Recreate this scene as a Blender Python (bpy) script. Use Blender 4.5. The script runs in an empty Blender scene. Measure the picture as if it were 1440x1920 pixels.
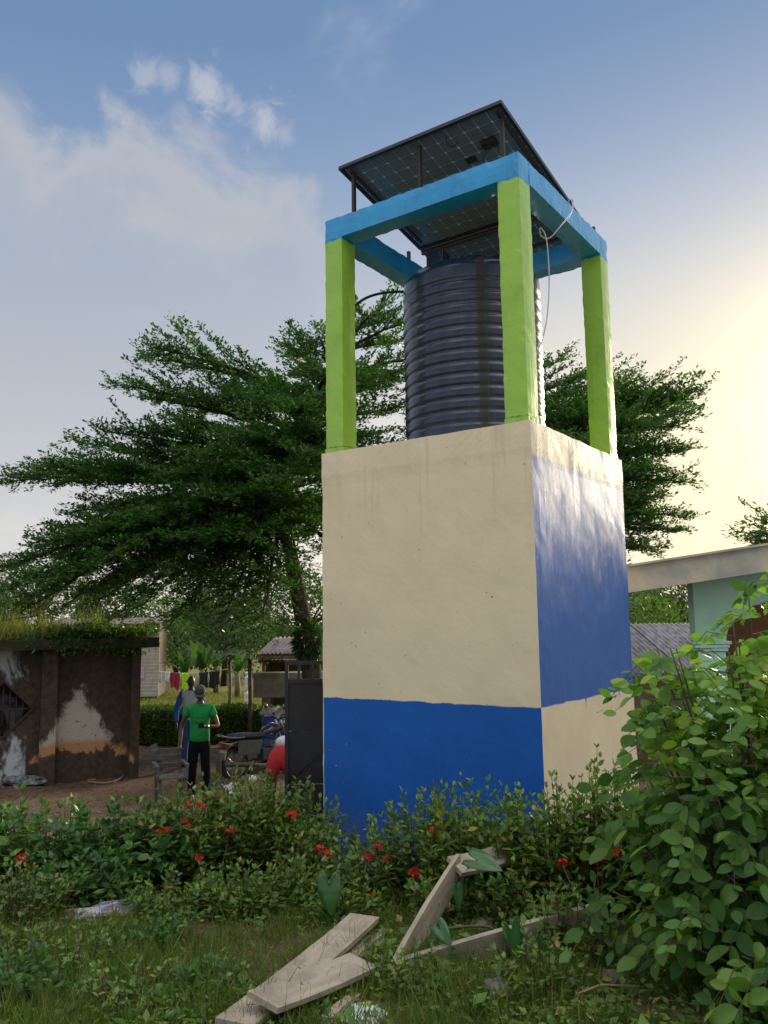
import bpy, bmesh, math, random
import numpy as np
from mathutils import Vector, Matrix, Quaternion
R = math.radians
rng = np.random.default_rng(7)
random.seed(7)
sc = bpy.context.scene
col = sc.collection

# ------------------------------------------------------------------ camera
F, PITCH, ROLL, EYE = 1547.0, 0.1336, -0.0143, 2.25
cam_d = bpy.data.cameras.new('camera'); cam = bpy.data.objects.new('camera', cam_d); col.objects.link(cam)
cam_d.sensor_fit = 'VERTICAL'; cam_d.sensor_height = 32.0; cam_d.lens = F / 1920 * 32.0
cam_d.clip_start = 0.1; cam_d.clip_end = 3000
cam.location = (0, 0, EYE)
cam.rotation_mode = 'QUATERNION'
cam.rotation_quaternion = (Matrix.Rotation(math.pi/2 + PITCH, 4, 'X') @ Matrix.Rotation(ROLL, 4, 'Z')).to_quaternion()
sc.camera = cam
sc.cycles.max_bounces = 6; sc.cycles.diffuse_bounces = 3; sc.cycles.glossy_bounces = 3; sc.cycles.transmission_bounces = 3
sc.cycles.transparent_max_bounces = 4; sc.cycles.caustics_reflective = False; sc.cycles.caustics_refractive = False

# ------------------------------------------------------------------ light
SUN_AZ, SUN_EL = R(33.5), R(11)                      # azimuth to the right of the view axis (+Y)
SUN = Vector((math.sin(SUN_AZ)*math.cos(SUN_EL), math.cos(SUN_AZ)*math.cos(SUN_EL), math.sin(SUN_EL)))
sun_d = bpy.data.lights.new('sun', 'SUN'); sun_d.energy = 2.0; sun_d.angle = R(12); sun_d.color = (1.0, .86, .62)
sun = bpy.data.objects.new('sun', sun_d); col.objects.link(sun)
sun.rotation_euler = SUN.to_track_quat('Z', 'Y').to_euler(); sun.location = (10, 20, 20)
sc.view_settings.view_transform = 'Standard'; sc.view_settings.look = 'None'
sc.view_settings.exposure = 1.5; sc.view_settings.gamma = 1.0; sc.view_settings.use_curve_mapping = False

class NT:
    """tiny node-tree writer"""
    def __init__(s, nt): s.nt = nt; s.n = nt.nodes; s.l = nt.links
    def node(s, t, **kw):
        n = s.n.new(t)
        for k, v in kw.items(): setattr(n, k, v)
        return n
    def put(s, sock, v):
        if isinstance(v, bpy.types.NodeSocket): s.l.new(v, sock)
        elif v is not None: sock.default_value = v
    def math(s, op, a, b=None, c=None, clamp=False):
        n = s.node('ShaderNodeMath', operation=op, use_clamp=clamp)
        for i, v in enumerate((a, b, c)): s.put(n.inputs[i], v)
        return n.outputs[0]
    def vmath(s, op, a, b=None, out=0):
        n = s.node('ShaderNodeVectorMath', operation=op)
        s.put(n.inputs[0], a); s.put(n.inputs[1], b)
        return n.outputs[out]
    def noise(s, vec, scale, detail=4, rough=.55, dist=0, out=0):
        n = s.node('ShaderNodeTexNoise'); s.put(n.inputs['Vector'], vec)
        n.inputs['Scale'].default_value = scale; n.inputs['Detail'].default_value = detail
        n.inputs['Roughness'].default_value = rough; n.inputs['Distortion'].default_value = dist
        return n.outputs[out]
    def ss(s, v, a, b, o0=0.0, o1=1.0):
        n = s.node('ShaderNodeMapRange', interpolation_type='SMOOTHSTEP')
        s.put(n.inputs[0], v); n.inputs[1].default_value = a; n.inputs[2].default_value = b
        n.inputs[3].default_value = o0; n.inputs[4].default_value = o1
        return n.outputs[0]
    def mix(s, f, a, b, blend='MIX'):
        n = s.node('ShaderNodeMix', data_type='RGBA', blend_type=blend)
        s.put(n.inputs[0], f)
        for sock, v in ((n.inputs[6], a), (n.inputs[7], b)):
            if isinstance(v, (tuple, list)): v = tuple(v[:3]) + (1,)
            s.put(sock, v)
        return n.outputs[2]
    def comb(s, x, y, z):
        n = s.node('ShaderNodeCombineXYZ')
        for i, v in enumerate((x, y, z)): s.put(n.inputs[i], v)
        return n.outputs[0]
    def sep(s, v):
        n = s.node('ShaderNodeSeparateXYZ'); s.put(n.inputs[0], v); return n.outputs

def dirv(az, el):
    az, el = R(az), R(el)
    return (math.sin(az)*math.cos(el), math.cos(az)*math.cos(el), math.sin(el))

# ------------------------------------------------------------------ sky
def at(px, py, Y):
    """the point at distance Y that the photograph shows at pixel (px, py)"""
    a, b = px - 720, py - 960
    cr, sr = math.cos(ROLL), math.sin(ROLL)
    x, y = a*cr + b*sr, -a*sr + b*cr
    cp, sp = math.cos(PITCH), math.sin(PITCH)
    d = Vector((x/F, cp + y/F*sp, sp - y/F*cp))
    return Vector((0, 0, EYE)) + d * (Y / d.y)

def seen(px, py): return tuple((at(px, py, 1) - Vector((0, 0, EYE))).normalized())
w = bpy.data.worlds.new('World'); sc.world = w; w.use_nodes = True
w.node_tree.nodes.clear()
w.cycles.sampling_method = 'MANUAL'; w.cycles.sample_map_resolution = 256
t = NT(w.node_tree)
D = t.vmath('NORMALIZE', t.node('ShaderNodeTexCoord').outputs['Generated'])
dx, dy, dz = t.sep(D)
sky = t.node('ShaderNodeTexSky', sky_type='NISHITA'); sky.sun_disc = False
sky.sun_elevation = SUN_EL; sky.sun_rotation = SUN_AZ; sky.air_density = 1.2; sky.dust_density = 1.5; sky.ozone_density = 1.5
rp = t.node('ShaderNodeValToRGB'); el = rp.color_ramp.elements      # evening haze thinning with height
stops = [(0.0, (.35, .325, .29)), (.17, (.275, .272, .270)), (.30, (.182, .196, .220)), (.42, (.110, .146, .205)), (.52, (.074, .114, .186)), (.60, (.056, .096, .170)), (1.0, (.042, .085, .17))]
while len(el) < len(stops): el.new(.5)
for e_, (ps, c_) in zip(el, stops): e_.position = ps; e_.color = c_ + (1,)
t.put(rp.inputs[0], dz)
nish = t.mix(1.0, sky.outputs[0], (.06, .06, .06), 'MULTIPLY')
base = t.mix(.88, nish, rp.outputs[0])
sdot = t.math('MAXIMUM', t.vmath('DOT_PRODUCT', D, tuple(SUN), out=1), 0.0)
wide = t.math('POWER', sdot, 5.0); glow = t.math('POWER', sdot, 15.0); core = t.math('POWER', sdot, 110.0)
base = t.mix(t.math('MULTIPLY', t.math('MULTIPLY', wide, t.ss(dz, .66, .18)), .74), base, (.315, .30, .285))
base = t.mix(t.math('MULTIPLY', t.math('MULTIPLY', glow, t.ss(dz, .52, .10)), .92), base, (.43, .365, .215))
inv = t.math('DIVIDE', 1.0, t.math('ADD', t.math('MAXIMUM', dz, 0.0), .22))
P = t.comb(t.math('MULTIPLY', dx, inv), t.math('MULTIPLY', dy, inv), 0.37)
n1 = t.noise(P, 1.7, 6, .6, .35)
gap = t.ss(t.vmath('DOT_PRODUCT', D, seen(720, 250), out=1), .78, .92)     # the wide clear opening
bn = Vector(seen(620, 385)).cross(Vector(seen(0, 110))).normalized()          # plane along the edge of the bank
if bn.z > 0: bn = -bn
be = t.math('ADD', t.vmath('DOT_PRODUCT', D, tuple(bn), out=1), t.math('MULTIPLY', t.math('SUBTRACT', t.noise(D, 6, 6, .60, .5), .5), .34))
bank = t.math('MULTIPLY', t.ss(be, -.015, .05), t.ss(t.vmath('DOT_PRODUCT', D, seen(60, 420), out=1), .915, .975))
bedge = t.math('MULTIPLY', bank, t.ss(be, .16, .02))
cover = t.math('SUBTRACT', n1, t.math('MULTIPLY', gap, .34))
cm = t.ss(cover, .30, .68)
pn = t.noise(D, 24, 6, .66, .6)                                          # small puffs in the gap
puffs = None
for px, py, rad, amp in ((388, 168, .030, .62), (275, 142, .020, .42), (315, 140, .018, .38), (495, 230, .030, .60), (445, 205, .020, .40), (530, 250, .016, .3)):
    d = t.vmath('DISTANCE', D, seen(px, py), out=1)
    m = t.math('MULTIPLY', t.ss(t.math('ADD', d, t.math('MULTIPLY', t.math('SUBTRACT', pn, .5), rad*3.4)), rad*1.15, rad*.05), amp*.9)
    puffs = m if puffs is None else t.math('MAXIMUM', puffs, m)
lit = t.ss(n1, .40, .72, .84, 1.22)
cloudc = t.mix(glow, (.225, .229, .24), (.42, .365, .235))
over = t.ss(dz, .55, .80)                                                 # unseen overhead cloud sheet, made extra bright as added fill light
cloudc = t.mix(over, cloudc, (1.5, 1.42, 1.29))
cloudc = t.mix(1.0, cloudc, t.comb(lit, lit, lit), 'MULTIPLY')
out = t.mix(t.math('MULTIPLY', cm, .85), base, cloudc)
out = t.mix(t.math('MULTIPLY', bank, .55), out, (.155, .168, .192))
out = t.mix(t.math('MULTIPLY', bedge, .40), out, (.235, .22, .212))
out = t.mix(t.math('MULTIPLY', puffs, .85), out, (.275, .26, .255))
out = t.mix(t.math('MULTIPLY', core, .8), out, (1.0, .85, .5))
bg = t.node('ShaderNodeBackground'); t.put(bg.inputs[0], out); bg.inputs[1].default_value = 1.0
t.l.new(bg.outputs[0], t.node('ShaderNodeOutputWorld').inputs[0])

# ------------------------------------------------------------------ helpers
def gz(x, y):
    """height of the ground"""
    y = np.asarray(y, float)
    z = np.interp(y, [-6, 0, 7.5, 14, 18, 60, 400], [.9, .6, .0, -.52, -.6, -.6, -.6])
    z = z + .035*np.sin(np.asarray(x)*1.3+.7)*np.cos(y*1.1) + .02*np.sin(np.asarray(x)*3.1+y*2.3)
    return z
def G(x, y): return float(gz(x, y))

def tag(o, label=None, cat=None, group=None, kind=None):
    if label: o['label'] = label
    if cat: o['category'] = cat
    if group: o['group'] = group
    if kind: o['kind'] = kind
    return o
def empty(name, loc, rz=0, label=None, cat=None, group=None):
    o = bpy.data.objects.new(name, None); col.objects.link(o)
    o.location = loc; o.rotation_euler = (0, 0, rz); o.empty_display_size = .2
    return tag(o, label, cat, group)
def link(name, me, parent=None, loc=(0, 0, 0), rot=None, scale=None):
    o = bpy.data.objects.new(name, me); col.objects.link(o); o.parent = parent; o.location = loc
    if rot is not None: o.rotation_euler = rot
    if scale is not None: o.scale = scale
    return o
class MB:
    def __init__(s): s.v = []; s.f = []; s.m = []; s.sm = []
    def add(s, vs, fs, mi=0, smooth=False):
        b = len(s.v); s.v += [tuple(v) for v in vs]
        for f in fs: s.f.append(tuple(i + b for i in f)); s.m.append(mi); s.sm.append(smooth)
        return s
    def box(s, c, size, rot=None, mi=0):
        hx, hy, hz = size[0]/2, size[1]/2, size[2]/2
        vs = [Vector((x*hx, y*hy, z*hz)) for z in (-1, 1) for y in (-1, 1) for x in (-1, 1)]
        if rot is not None: vs = [rot @ v for v in vs]
        c = Vector(c)
        return s.add([v + c for v in vs], [(0,2,3,1),(4,5,7,6),(0,1,5,4),(2,6,7,3),(0,4,6,2),(1,3,7,5)], mi)
    def bar(s, a, b, wdt, hgt, up=(0, 0, 1), mi=0):
        a, b = Vector(a), Vector(b); d = b - a; L = d.length; d.normalize()
        up = Vector(up)
        if abs(d.dot(up)) > .98: up = Vector((0, 1, 0))
        x = d.cross(up).normalized(); z = x.cross(d)
        m = Matrix((x, d, z)).transposed()
        return s.box((a+b)/2, (wdt, L, hgt), m, mi)
    def tube(s, pts, rad, n=8, cap=True, mi=0, smooth=True):
        pts = [Vector(p) for p in pts]
        rad = list(rad) if hasattr(rad, '__len__') else [rad]*len(pts)
        ref = None; vs = []
        for i, p in enumerate(pts):
            d = (pts[min(i+1, len(pts)-1)] - pts[max(i-1, 0)])
            d = d.normalized() if d.length > 1e-9 else Vector((0, 0, 1))
            if ref is None: ref = d.orthogonal().normalized()
            ref = (ref - d*ref.dot(d))
            ref = ref.normalized() if ref.length > 1e-6 else d.orthogonal().normalized()
            b = d.cross(ref)
            vs += [p + (ref*math.cos(2*math.pi*k/n) + b*math.sin(2*math.pi*k/n))*rad[i] for k in range(n)]
        fs = [(i*n+k, i*n+(k+1) % n, (i+1)*n+(k+1) % n, (i+1)*n+k) for i in range(len(pts)-1) for k in range(n)]
        s.add(vs, fs, mi, smooth)
        if cap:
            b = len(s.v) - len(vs)
            s.f.append(tuple(b+k for k in range(n))[::-1]); s.m.append(mi); s.sm.append(False)
            e = b + (len(pts)-1)*n
            s.f.append(tuple(e+k for k in range(n))); s.m.append(mi); s.sm.append(False)
        return s
    def lathe(s, prof, n=32, mi=0, smooth=True, c=(0, 0, 0)):
        c = Vector(c)
        vs = [c + Vector((r*math.cos(2*math.pi*k/n), r*math.sin(2*math.pi*k/n), z)) for r, z in prof for k in range(n)]
        fs = [(i*n+k, i*n+(k+1) % n, (i+1)*n+(k+1) % n, (i+1)*n+k) for i in range(len(prof)-1) for k in range(n)]
        return s.add(vs, fs, mi, smooth)
    def mesh(s, name, *mats):
        me = bpy.data.meshes.new(name); me.from_pydata(s.v, [], s.f)
        for m in mats: me.materials.append(m)
        me.polygons.foreach_set('material_index', s.m); me.polygons.foreach_set('use_smooth', s.sm)
        me.update(); return me
    def build(s, name, mat, parent=None, loc=(0, 0, 0), rot=None, bevel=0):
        o = link(name, s.mesh(name, *(mat if isinstance(mat, (list, tuple)) else [mat])), parent, loc, rot)
        if bevel:
            b = o.modifiers.new('bevel', 'BEVEL'); b.width = bevel; b.segments = 2; b.limit_method = 'ANGLE'
        return o
def grid_box(size, step, jit=.004, seed=0, open_bottom=False):
    """a box of welded grid faces whose skin is slightly uneven, like hand-laid plaster"""
    bm = bmesh.new(); bmesh.ops.create_cube(bm, size=1)
    for v in bm.verts: v.co = Vector((v.co.x*size[0], v.co.y*size[1], v.co.z*size[2]))
    for ax in range(3):
        n = max(1, int(size[ax]/step))
        for k in range(1, n):
            pos = -size[ax]/2 + size[ax]*k/n
            co = [0, 0, 0]; no = [0, 0, 0]; co[ax] = pos; no[ax] = 1
            bmesh.ops.bisect_plane(bm, geom=bm.verts[:]+bm.edges[:]+bm.faces[:], plane_co=co, plane_no=no)
    bm.normal_update()
    from mathutils import noise as mn
    for v in bm.verts:
        q = v.co*2.3 + Vector((seed*7.7, 3.1, seed))
        d = mn.noise(q)*.7 + mn.noise(q*4.1)*.35
        v.co += v.normal*d*jit
        k = sum(abs(abs(v.co[a]) - size[a]/2) < jit*3 for a in range(3))
        if k >= 2: v.co += v.normal*(mn.noise(v.co*19)*.9-.5)*jit*1.1    # chipped arrises
    return bm
def bm_mesh(bm, name, *mats):
    me = bpy.data.meshes.new(name); bm.to_mesh(me); bm.free()
    for m in mats: me.materials.append(m)
    return me

# ------------------------------------------------------------------ materials
MATS = {}
def newmat(name):
    m = bpy.data.materials.new(name); m.use_nodes = True; m.node_tree.nodes.clear(); MATS[name] = m
    t = NT(m.node_tree); p = t.node('ShaderNodeBsdfPrincipled'); o = t.node('ShaderNodeOutputMaterial')
    t.l.new(p.outputs[0], o.inputs[0])
    return m, t, p, o
def bump(t, p, h, strength=.3, dist=.01):
    b = t.node('ShaderNodeBump'); b.inputs['Strength'].default_value = strength; b.inputs['Distance'].default_value = dist
    t.put(b.inputs['Height'], h); t.l.new(b.outputs[0], p.inputs['Normal'])
def simple(name, c, rough=.6, c2=None, scale=6, spec=.5, metal=0, bmp=0, bscale=40, bdist=.004, coat=0):
    m, t, p, o = newmat(name)
    v = t.node('ShaderNodeTexCoord').outputs['Object']
    c2 = c2 or tuple(x*.72 for x in c)
    f = t.ss(t.noise(v, scale, 6, .6), .32, .68)
    t.put(p.inputs['Base Color'], t.mix(f, c, c2))
    p.inputs['Roughness'].default_value = rough; p.inputs['Specular IOR Level'].default_value = spec
    p.inputs['Metallic'].default_value = metal; p.inputs['Coat Weight'].default_value = coat
    if bmp: bump(t, p, t.noise(v, bscale, 4, .6), bmp, bdist)
    return m
def leafmat(name, cols, trans=.35, rough=.45, spec=.35, tcol=None, pos=None):
    """leaf: each leaf its own tone, with light passing through"""
    m, t, p, o = newmat(name)
    g = t.node('ShaderNodeNewGeometry')
    rp = t.node('ShaderNodeValToRGB'); e = rp.color_ramp.elements
    while len(e) < len(cols): e.new(.5)
    for i, c in enumerate(cols):
        e[i].position = pos[i] if pos else i/(len(cols)-1); e[i].color = tuple(c)+(1,)
    t.put(rp.inputs[0], t.math('FRACT', t.math('ADD', g.outputs['Random Per Island'], t.node('ShaderNodeObjectInfo').outputs['Random'])))
    v = t.node('ShaderNodeTexCoord').outputs['Object']
    cc = t.mix(t.ss(t.noise(v, 1.6, 3), .35, .7, 0, .35), rp.outputs[0], tuple(x*.65 for x in cols[0]))
    t.put(p.inputs['Base Color'], cc)
    p.inputs['Roughness'].default_value = rough; p.inputs['Specular IOR Level'].default_value = spec
    tr = t.node('ShaderNodeBsdfTranslucent'); t.put(tr.inputs[0], t.mix(1.0, cc, tcol or (1.5, 1.7, .7), 'MULTIPLY'))
    mx = t.node('ShaderNodeMixShader'); mx.inputs[0].default_value = trans
    t.l.new(p.outputs[0], mx.inputs[1]); t.l.new(tr.outputs[0], mx.inputs[2]); t.l.new(mx.outputs[0], o.inputs[0])
    return m

# --- leaf meshes: many copies of one small leaf shape in a single mesh
def frames(d, up):
    d = d/np.linalg.norm(d, axis=1, keepdims=True)
    x = np.cross(d, up); n = np.linalg.norm(x, axis=1, keepdims=True)
    bad = n[:, 0] < 1e-5
    if bad.any(): x[bad] = np.cross(d[bad], [1.0, .02, .03]); n = np.linalg.norm(x, axis=1, keepdims=True)
    x = x/n
    return d, x, np.cross(x, d)
DIAMOND = (np.array([(0, 0, 0), (.45, .5, .12), (1, 0, -.02), (.45, -.5, .12)]), [(0, 1, 2), (0, 2, 3)])
OVAL = (np.array([(0, 0, 0), (.25, .38, .07), (.62, .42, .06), (1, 0, -.08), (.62, -.42, .06), (.25, -.38, .07), (.5, 0, .0)]),
        [(0, 6, 1), (1, 6, 2), (2, 6, 3), (3, 6, 4), (4, 6, 5), (5, 6, 0)])
OVAL10 = (np.array([(0, 0, 0), (.10, .22, .03), (.32, .43, .07), (.62, .42, .05), (.86, .22, .0), (1, 0, -.10), (.86, -.22, .0), (.62, -.42, .05), (.32, -.43, .07), (.10, -.22, .03), (.5, 0, -.02)]),
          [(10, (i+1) % 10, i) for i in range(10)])
OBOV = (np.array([(0, 0, 0), (.6, .42, .1), (.92, .3, .06), (1, 0, 0), (.92, -.3, .06), (.6, -.42, .1)]),
        [(0, 3, 2, 1), (0, 5, 4, 3)])
def scatter_arrays(P, d, up, L, W, tpl):
    T, faces = tpl
    d, x, z = frames(d, up)
    n = len(P); k = len(T)
    V = (P[:, None, :] + d[:, None, :]*(T[None, :, 0:1]*L[:, None, None]) + x[:, None, :]*(T[None, :, 1:2]*W[:, None, None])
         + z[:, None, :]*(T[None, :, 2:3]*W[:, None, None]))
    return V.reshape(-1, 3), n, k
def scatter(name, P, d, up, L, W, mat, tpl=DIAMOND, parent=None, loc=(0, 0, 0), smooth=False):
    V, n, k = scatter_arrays(np.asarray(P, float), np.asarray(d, float), np.asarray(up, float), np.asarray(L, float), np.asarray(W, float), tpl)
    fs = tpl[1]; lens = np.array([len(f) for f in fs]); idx = np.concatenate([np.array(f) for f in fs])
    loops = (idx[None, :] + (np.arange(n)*k)[:, None]).ravel()
    tot = np.tile(lens, n); st = np.concatenate([[0], np.cumsum(tot)[:-1]])
    me = bpy.data.meshes.new(name); me.vertices.add(len(V)); me.vertices.foreach_set('co', V.ravel())
    me.loops.add(len(loops)); me.loops.foreach_set('vertex_index', loops.astype(np.int32))
    me.polygons.add(len(tot)); me.polygons.foreach_set('loop_start', st.astype(np.int32))
    me.materials.append(mat)
    if smooth: me.polygons.foreach_set('use_smooth', np.ones(len(tot), bool))
    me.update(calc_edges=True); me.validate()
    return link(name, me, parent, loc)
def unit(n):
    v = rng.normal(size=(n, 3)); return v/np.linalg.norm(v, axis=1, keepdims=True)
UP = np.array([0, 0, 1.0])

# ------------------------------------------------------------------ ground
def ground_mat():
    m, t, p, o = newmat('soil_and_turf')
    v = t.node('ShaderNodeTexCoord').outputs['Object']
    x, y, z = t.sep(v)
    n = t.noise(v, .9, 6, .6); n2 = t.noise(v, 7, 6, .65); n3 = t.noise(v, 45, 4, .6)
    soil = t.mix(t.ss(n2, .3, .7), (.085, .050, .032), (.15, .098, .065))
    turf = t.mix(t.ss(n2, .35, .7), (.055, .075, .022), (.13, .115, .045))
    lawn = t.mix(t.ss(n2, .3, .7), (.10, .125, .03), (.20, .17, .055))
    nearm = t.ss(t.math('ADD', y, t.math('MULTIPLY', n, 1.5)), 8.4, 9.2)
    farm = t.ss(t.math('ADD', y, t.math('MULTIPLY', n, 2)), 20.4, 22.2)
    f = t.mix(t.ss(n, .42, .6), turf, soil)
    c = t.mix(nearm, f, soil); c = t.mix(farm, c, lawn)
    t.put(p.inputs['Base Color'], c); p.inputs['Roughness'].default_value = .95; p.inputs['Specular IOR Level'].default_value = .2
    bump(t, p, t.math('ADD', n2, t.math('MULTIPLY', n3, .5)), .7, .03)
    return m
ys = np.concatenate([np.arange(-6, 24, .25), np.arange(24, 60, 2), np.arange(60, 1601, 110)])
xs = np.concatenate([-np.geomspace(700, 14, 12), np.arange(-13, 14, .3), np.geomspace(14, 700, 12)])
XX, YY = np.meshgrid(xs, ys)
ZZ = gz(XX, YY) + rng.normal(0, .008, XX.shape)
V = np.stack([XX, YY, ZZ], -1).reshape(-1, 3); nx = len(xs)
mb = MB(); mb.add(V.tolist(), [(j*nx+i, j*nx+i+1, (j+1)*nx+i+1, (j+1)*nx+i) for j in range(len(ys)-1) for i in range(nx-1)], 0, True)
tag(mb.build('ground', ground_mat()), kind='structure')

# ------------------------------------------------------------------ the water tower
TH = .6095
TC = Vector((1.0217, 8.8709, 0)); TW = 2.40; ZT = 4.035; ZL = 1.512; ZB0 = 6.40; ZB1 = 6.64
tower = empty('water_tower', TC, -TH, 'square concrete water tower, cream and blue block with lime posts and sky blue beams', 'water tower')
def paint_mat(name, side):
    m, t, p, o = newmat(name)
    v = t.node('ShaderNodeTexCoord').outputs['Object']; x, y, z = t.sep(v)
    cream = t.mix(t.ss(t.noise(v, 1.6, 5, .6), .3, .72), (.84, .715, .495), (.76, .65, .445))
    cream = t.mix(t.ss(t.noise(t.vmath('MULTIPLY', v, (4, 4, .8)), 2.2, 6, .7), .52, .8, 0, .35), cream, (.80, .73, .55))
    blue = t.mix(t.ss(t.noise(v, 1.8, 5, .6), .3, .72), (.004, .115, .48), (.003, .095, .41))
    fine = t.noise(v, 60, 4, .7); mid = t.noise(v, 9, 5, .65); big = t.noise(v, 2.5, 3)
    wob = t.math('MULTIPLY', t.math('SUBTRACT', t.noise(v, 4, 6, .65), .5), .055)
    zz = t.math('ADD', z, wob)
    if side == 'front':
        blue = t.mix(t.ss(t.noise(t.vmath('MULTIPLY', v, (3, 3, 1.1)), 1.6, 5, .7, .6), .60, .76, 0, .22), blue, (.06, .22, .58))
        c = t.mix(t.ss(zz, ZL-.006, ZL+.006), blue, cream)
        edge = t.math('MULTIPLY', t.ss(t.math('ADD', x, t.math('MULTIPLY', wob, .25)), -1.188, -1.191), t.ss(z, ZL+.05, ZL-.05))
        c = t.mix(edge, c, (.75, .74, .70))
        pit = t.ss(t.noise(v, 23, 2, .5), .755, .77)
        c = t.mix(pit, c, (.30, .26, .18))
        # diagonal trowel strokes across the top course
        wv = t.noise(t.vmath('MULTIPLY', t.comb(t.math('SUBTRACT', x, t.math('MULTIPLY', z, 1.3)), 0, t.math('ADD', x, z)), (14, 1, .6)), 1.0, 4, .6)
        hgt = t.math('ADD', t.math('MULTIPLY', wv, t.ss(z, 3.72, 3.80)), t.math('MULTIPLY', t.noise(v, 12, 6, .7), .8))
        p.inputs['Roughness'].default_value = .62; bs = .45
        p.inputs['Specular IOR Level'].default_value = .35
        # faint rain streaks from the top, hairline cracks, mud splashed on the foot
        rain = t.math('MULTIPLY', t.ss(t.noise(t.vmath('MULTIPLY', v, (7, 7, .35)), 1.6, 5, .7), .52, .74), t.ss(z, 2.6, 3.9))
        c = t.mix(t.math('MULTIPLY', rain, .42), c, (.44, .375, .27))
        vo = t.node('ShaderNodeTexVoronoi', feature='DISTANCE_TO_EDGE'); t.put(vo.inputs['Vector'], t.vmath('ADD', v, t.comb(t.noise(v, 3, 5), 0, t.noise(t.vmath('ADD', v, (5, 5, 5)), 3, 5)))); vo.inputs['Scale'].default_value = .9
        crk = t.math('MULTIPLY', t.ss(vo.outputs['Distance'], .006, .002), t.ss(t.noise(v, 1.1, 2), .52, .60))
        mud = t.math('MULTIPLY', t.ss(t.math('ADD', z, t.math('MULTIPLY', t.noise(v, 4, 6, .7), .8)), 1.0, .45), t.ss(t.noise(v, 26, 4, .7), .40, .62))
        c = t.mix(t.math('MULTIPLY', mud, .55), c, (.20, .13, .085))
    else:
        blue = t.mix(t.ss(t.noise(v, 1.8, 5, .6), .3, .72), (.004, .11, .46), (.003, .09, .40))
        # worn cream band on the top course with blue brush marks running into it
        rag = t.math('MULTIPLY', t.math('SUBTRACT', t.noise(t.vmath('MULTIPLY', v, (1, 6, 2)), 3, 8, .75), .5), .16)
        m1 = t.ss(t.math('ADD', z, rag), 3.71, 3.735)
        scr = t.noise(t.vmath('MULTIPLY', t.comb(0, t.math('SUBTRACT', y, t.math('MULTIPLY', z, .9)), z), (1, 17, 4)), 2.2, 4, .6, 1.4)
        scm = t.math('MULTIPLY', t.ss(scr, .575, .60), t.ss(t.noise(v, 3.2, 2), .42, .52))
        band = t.mix(t.math('MULTIPLY', scm, .8), (.72, .62, .44), (.05, .08, .24))
        upper_sheen = t.mix(t.math('MULTIPLY', t.ss(t.math('ADD', t.math('ADD', t.math('MULTIPLY', t.noise(t.vmath('MULTIPLY', v, (1, 1.6, .9)), 2.6, 9, .74, .4), 1.5), t.math('MULTIPLY', t.noise(t.vmath('MULTIPLY', v, (1, 9, .8)), 2.2, 5, .7), .55)), t.math('MULTIPLY', t.math('SUBTRACT', z, 2.9), .42)), .88, 1.34), .80), blue, (.42, .43, .58))  # worn blotches plus sky reflection painted into the blue, paler towards the top
        c = t.mix(m1, upper_sheen, band)
        drip = t.math('MULTIPLY', t.ss(t.noise(t.vmath('MULTIPLY', v, (1, 1, .02)), 22, 3, .6), .60, .75), .10)
        c = t.mix(t.ss(t.math('ADD', zz, drip), ZL-.006, ZL+.006), cream, c)
        hgt = t.math('ADD', t.math('MULTIPLY', t.noise(t.vmath('MULTIPLY', v, (1, 2.5, 1)), 7, 6, .7), 1.0), t.math('MULTIPLY', fine, .4))
        t.put(p.inputs['Roughness'], t.ss(t.noise(t.vmath('MULTIPLY', v, (1, 7, 1)), 3, 6, .7), .25, .75, .26, .50)); bs = .28
        p.inputs['Specular IOR Level'].default_value = .6; p.inputs['Coat Weight'].default_value = .22; p.inputs['Coat Roughness'].default_value = .25
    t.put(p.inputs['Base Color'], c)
    bump(t, p, hgt, bs, .009)
    return m
bm = grid_box((TW, TW, ZT+.25), .12, .007, 3)
for v in bm.verts:      # the top course stands slightly proud
    if v.co.z > (ZT+.25)/2-.31: v.co.x *= 1.004; v.co.y *= 1.004
bm.normal_update()
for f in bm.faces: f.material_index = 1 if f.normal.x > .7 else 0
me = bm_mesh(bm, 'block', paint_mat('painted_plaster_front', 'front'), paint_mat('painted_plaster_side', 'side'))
me.transform(Matrix.Translation((0, 0, (ZT+.25)/2 - .25)))
link('block', me, tower)
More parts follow.
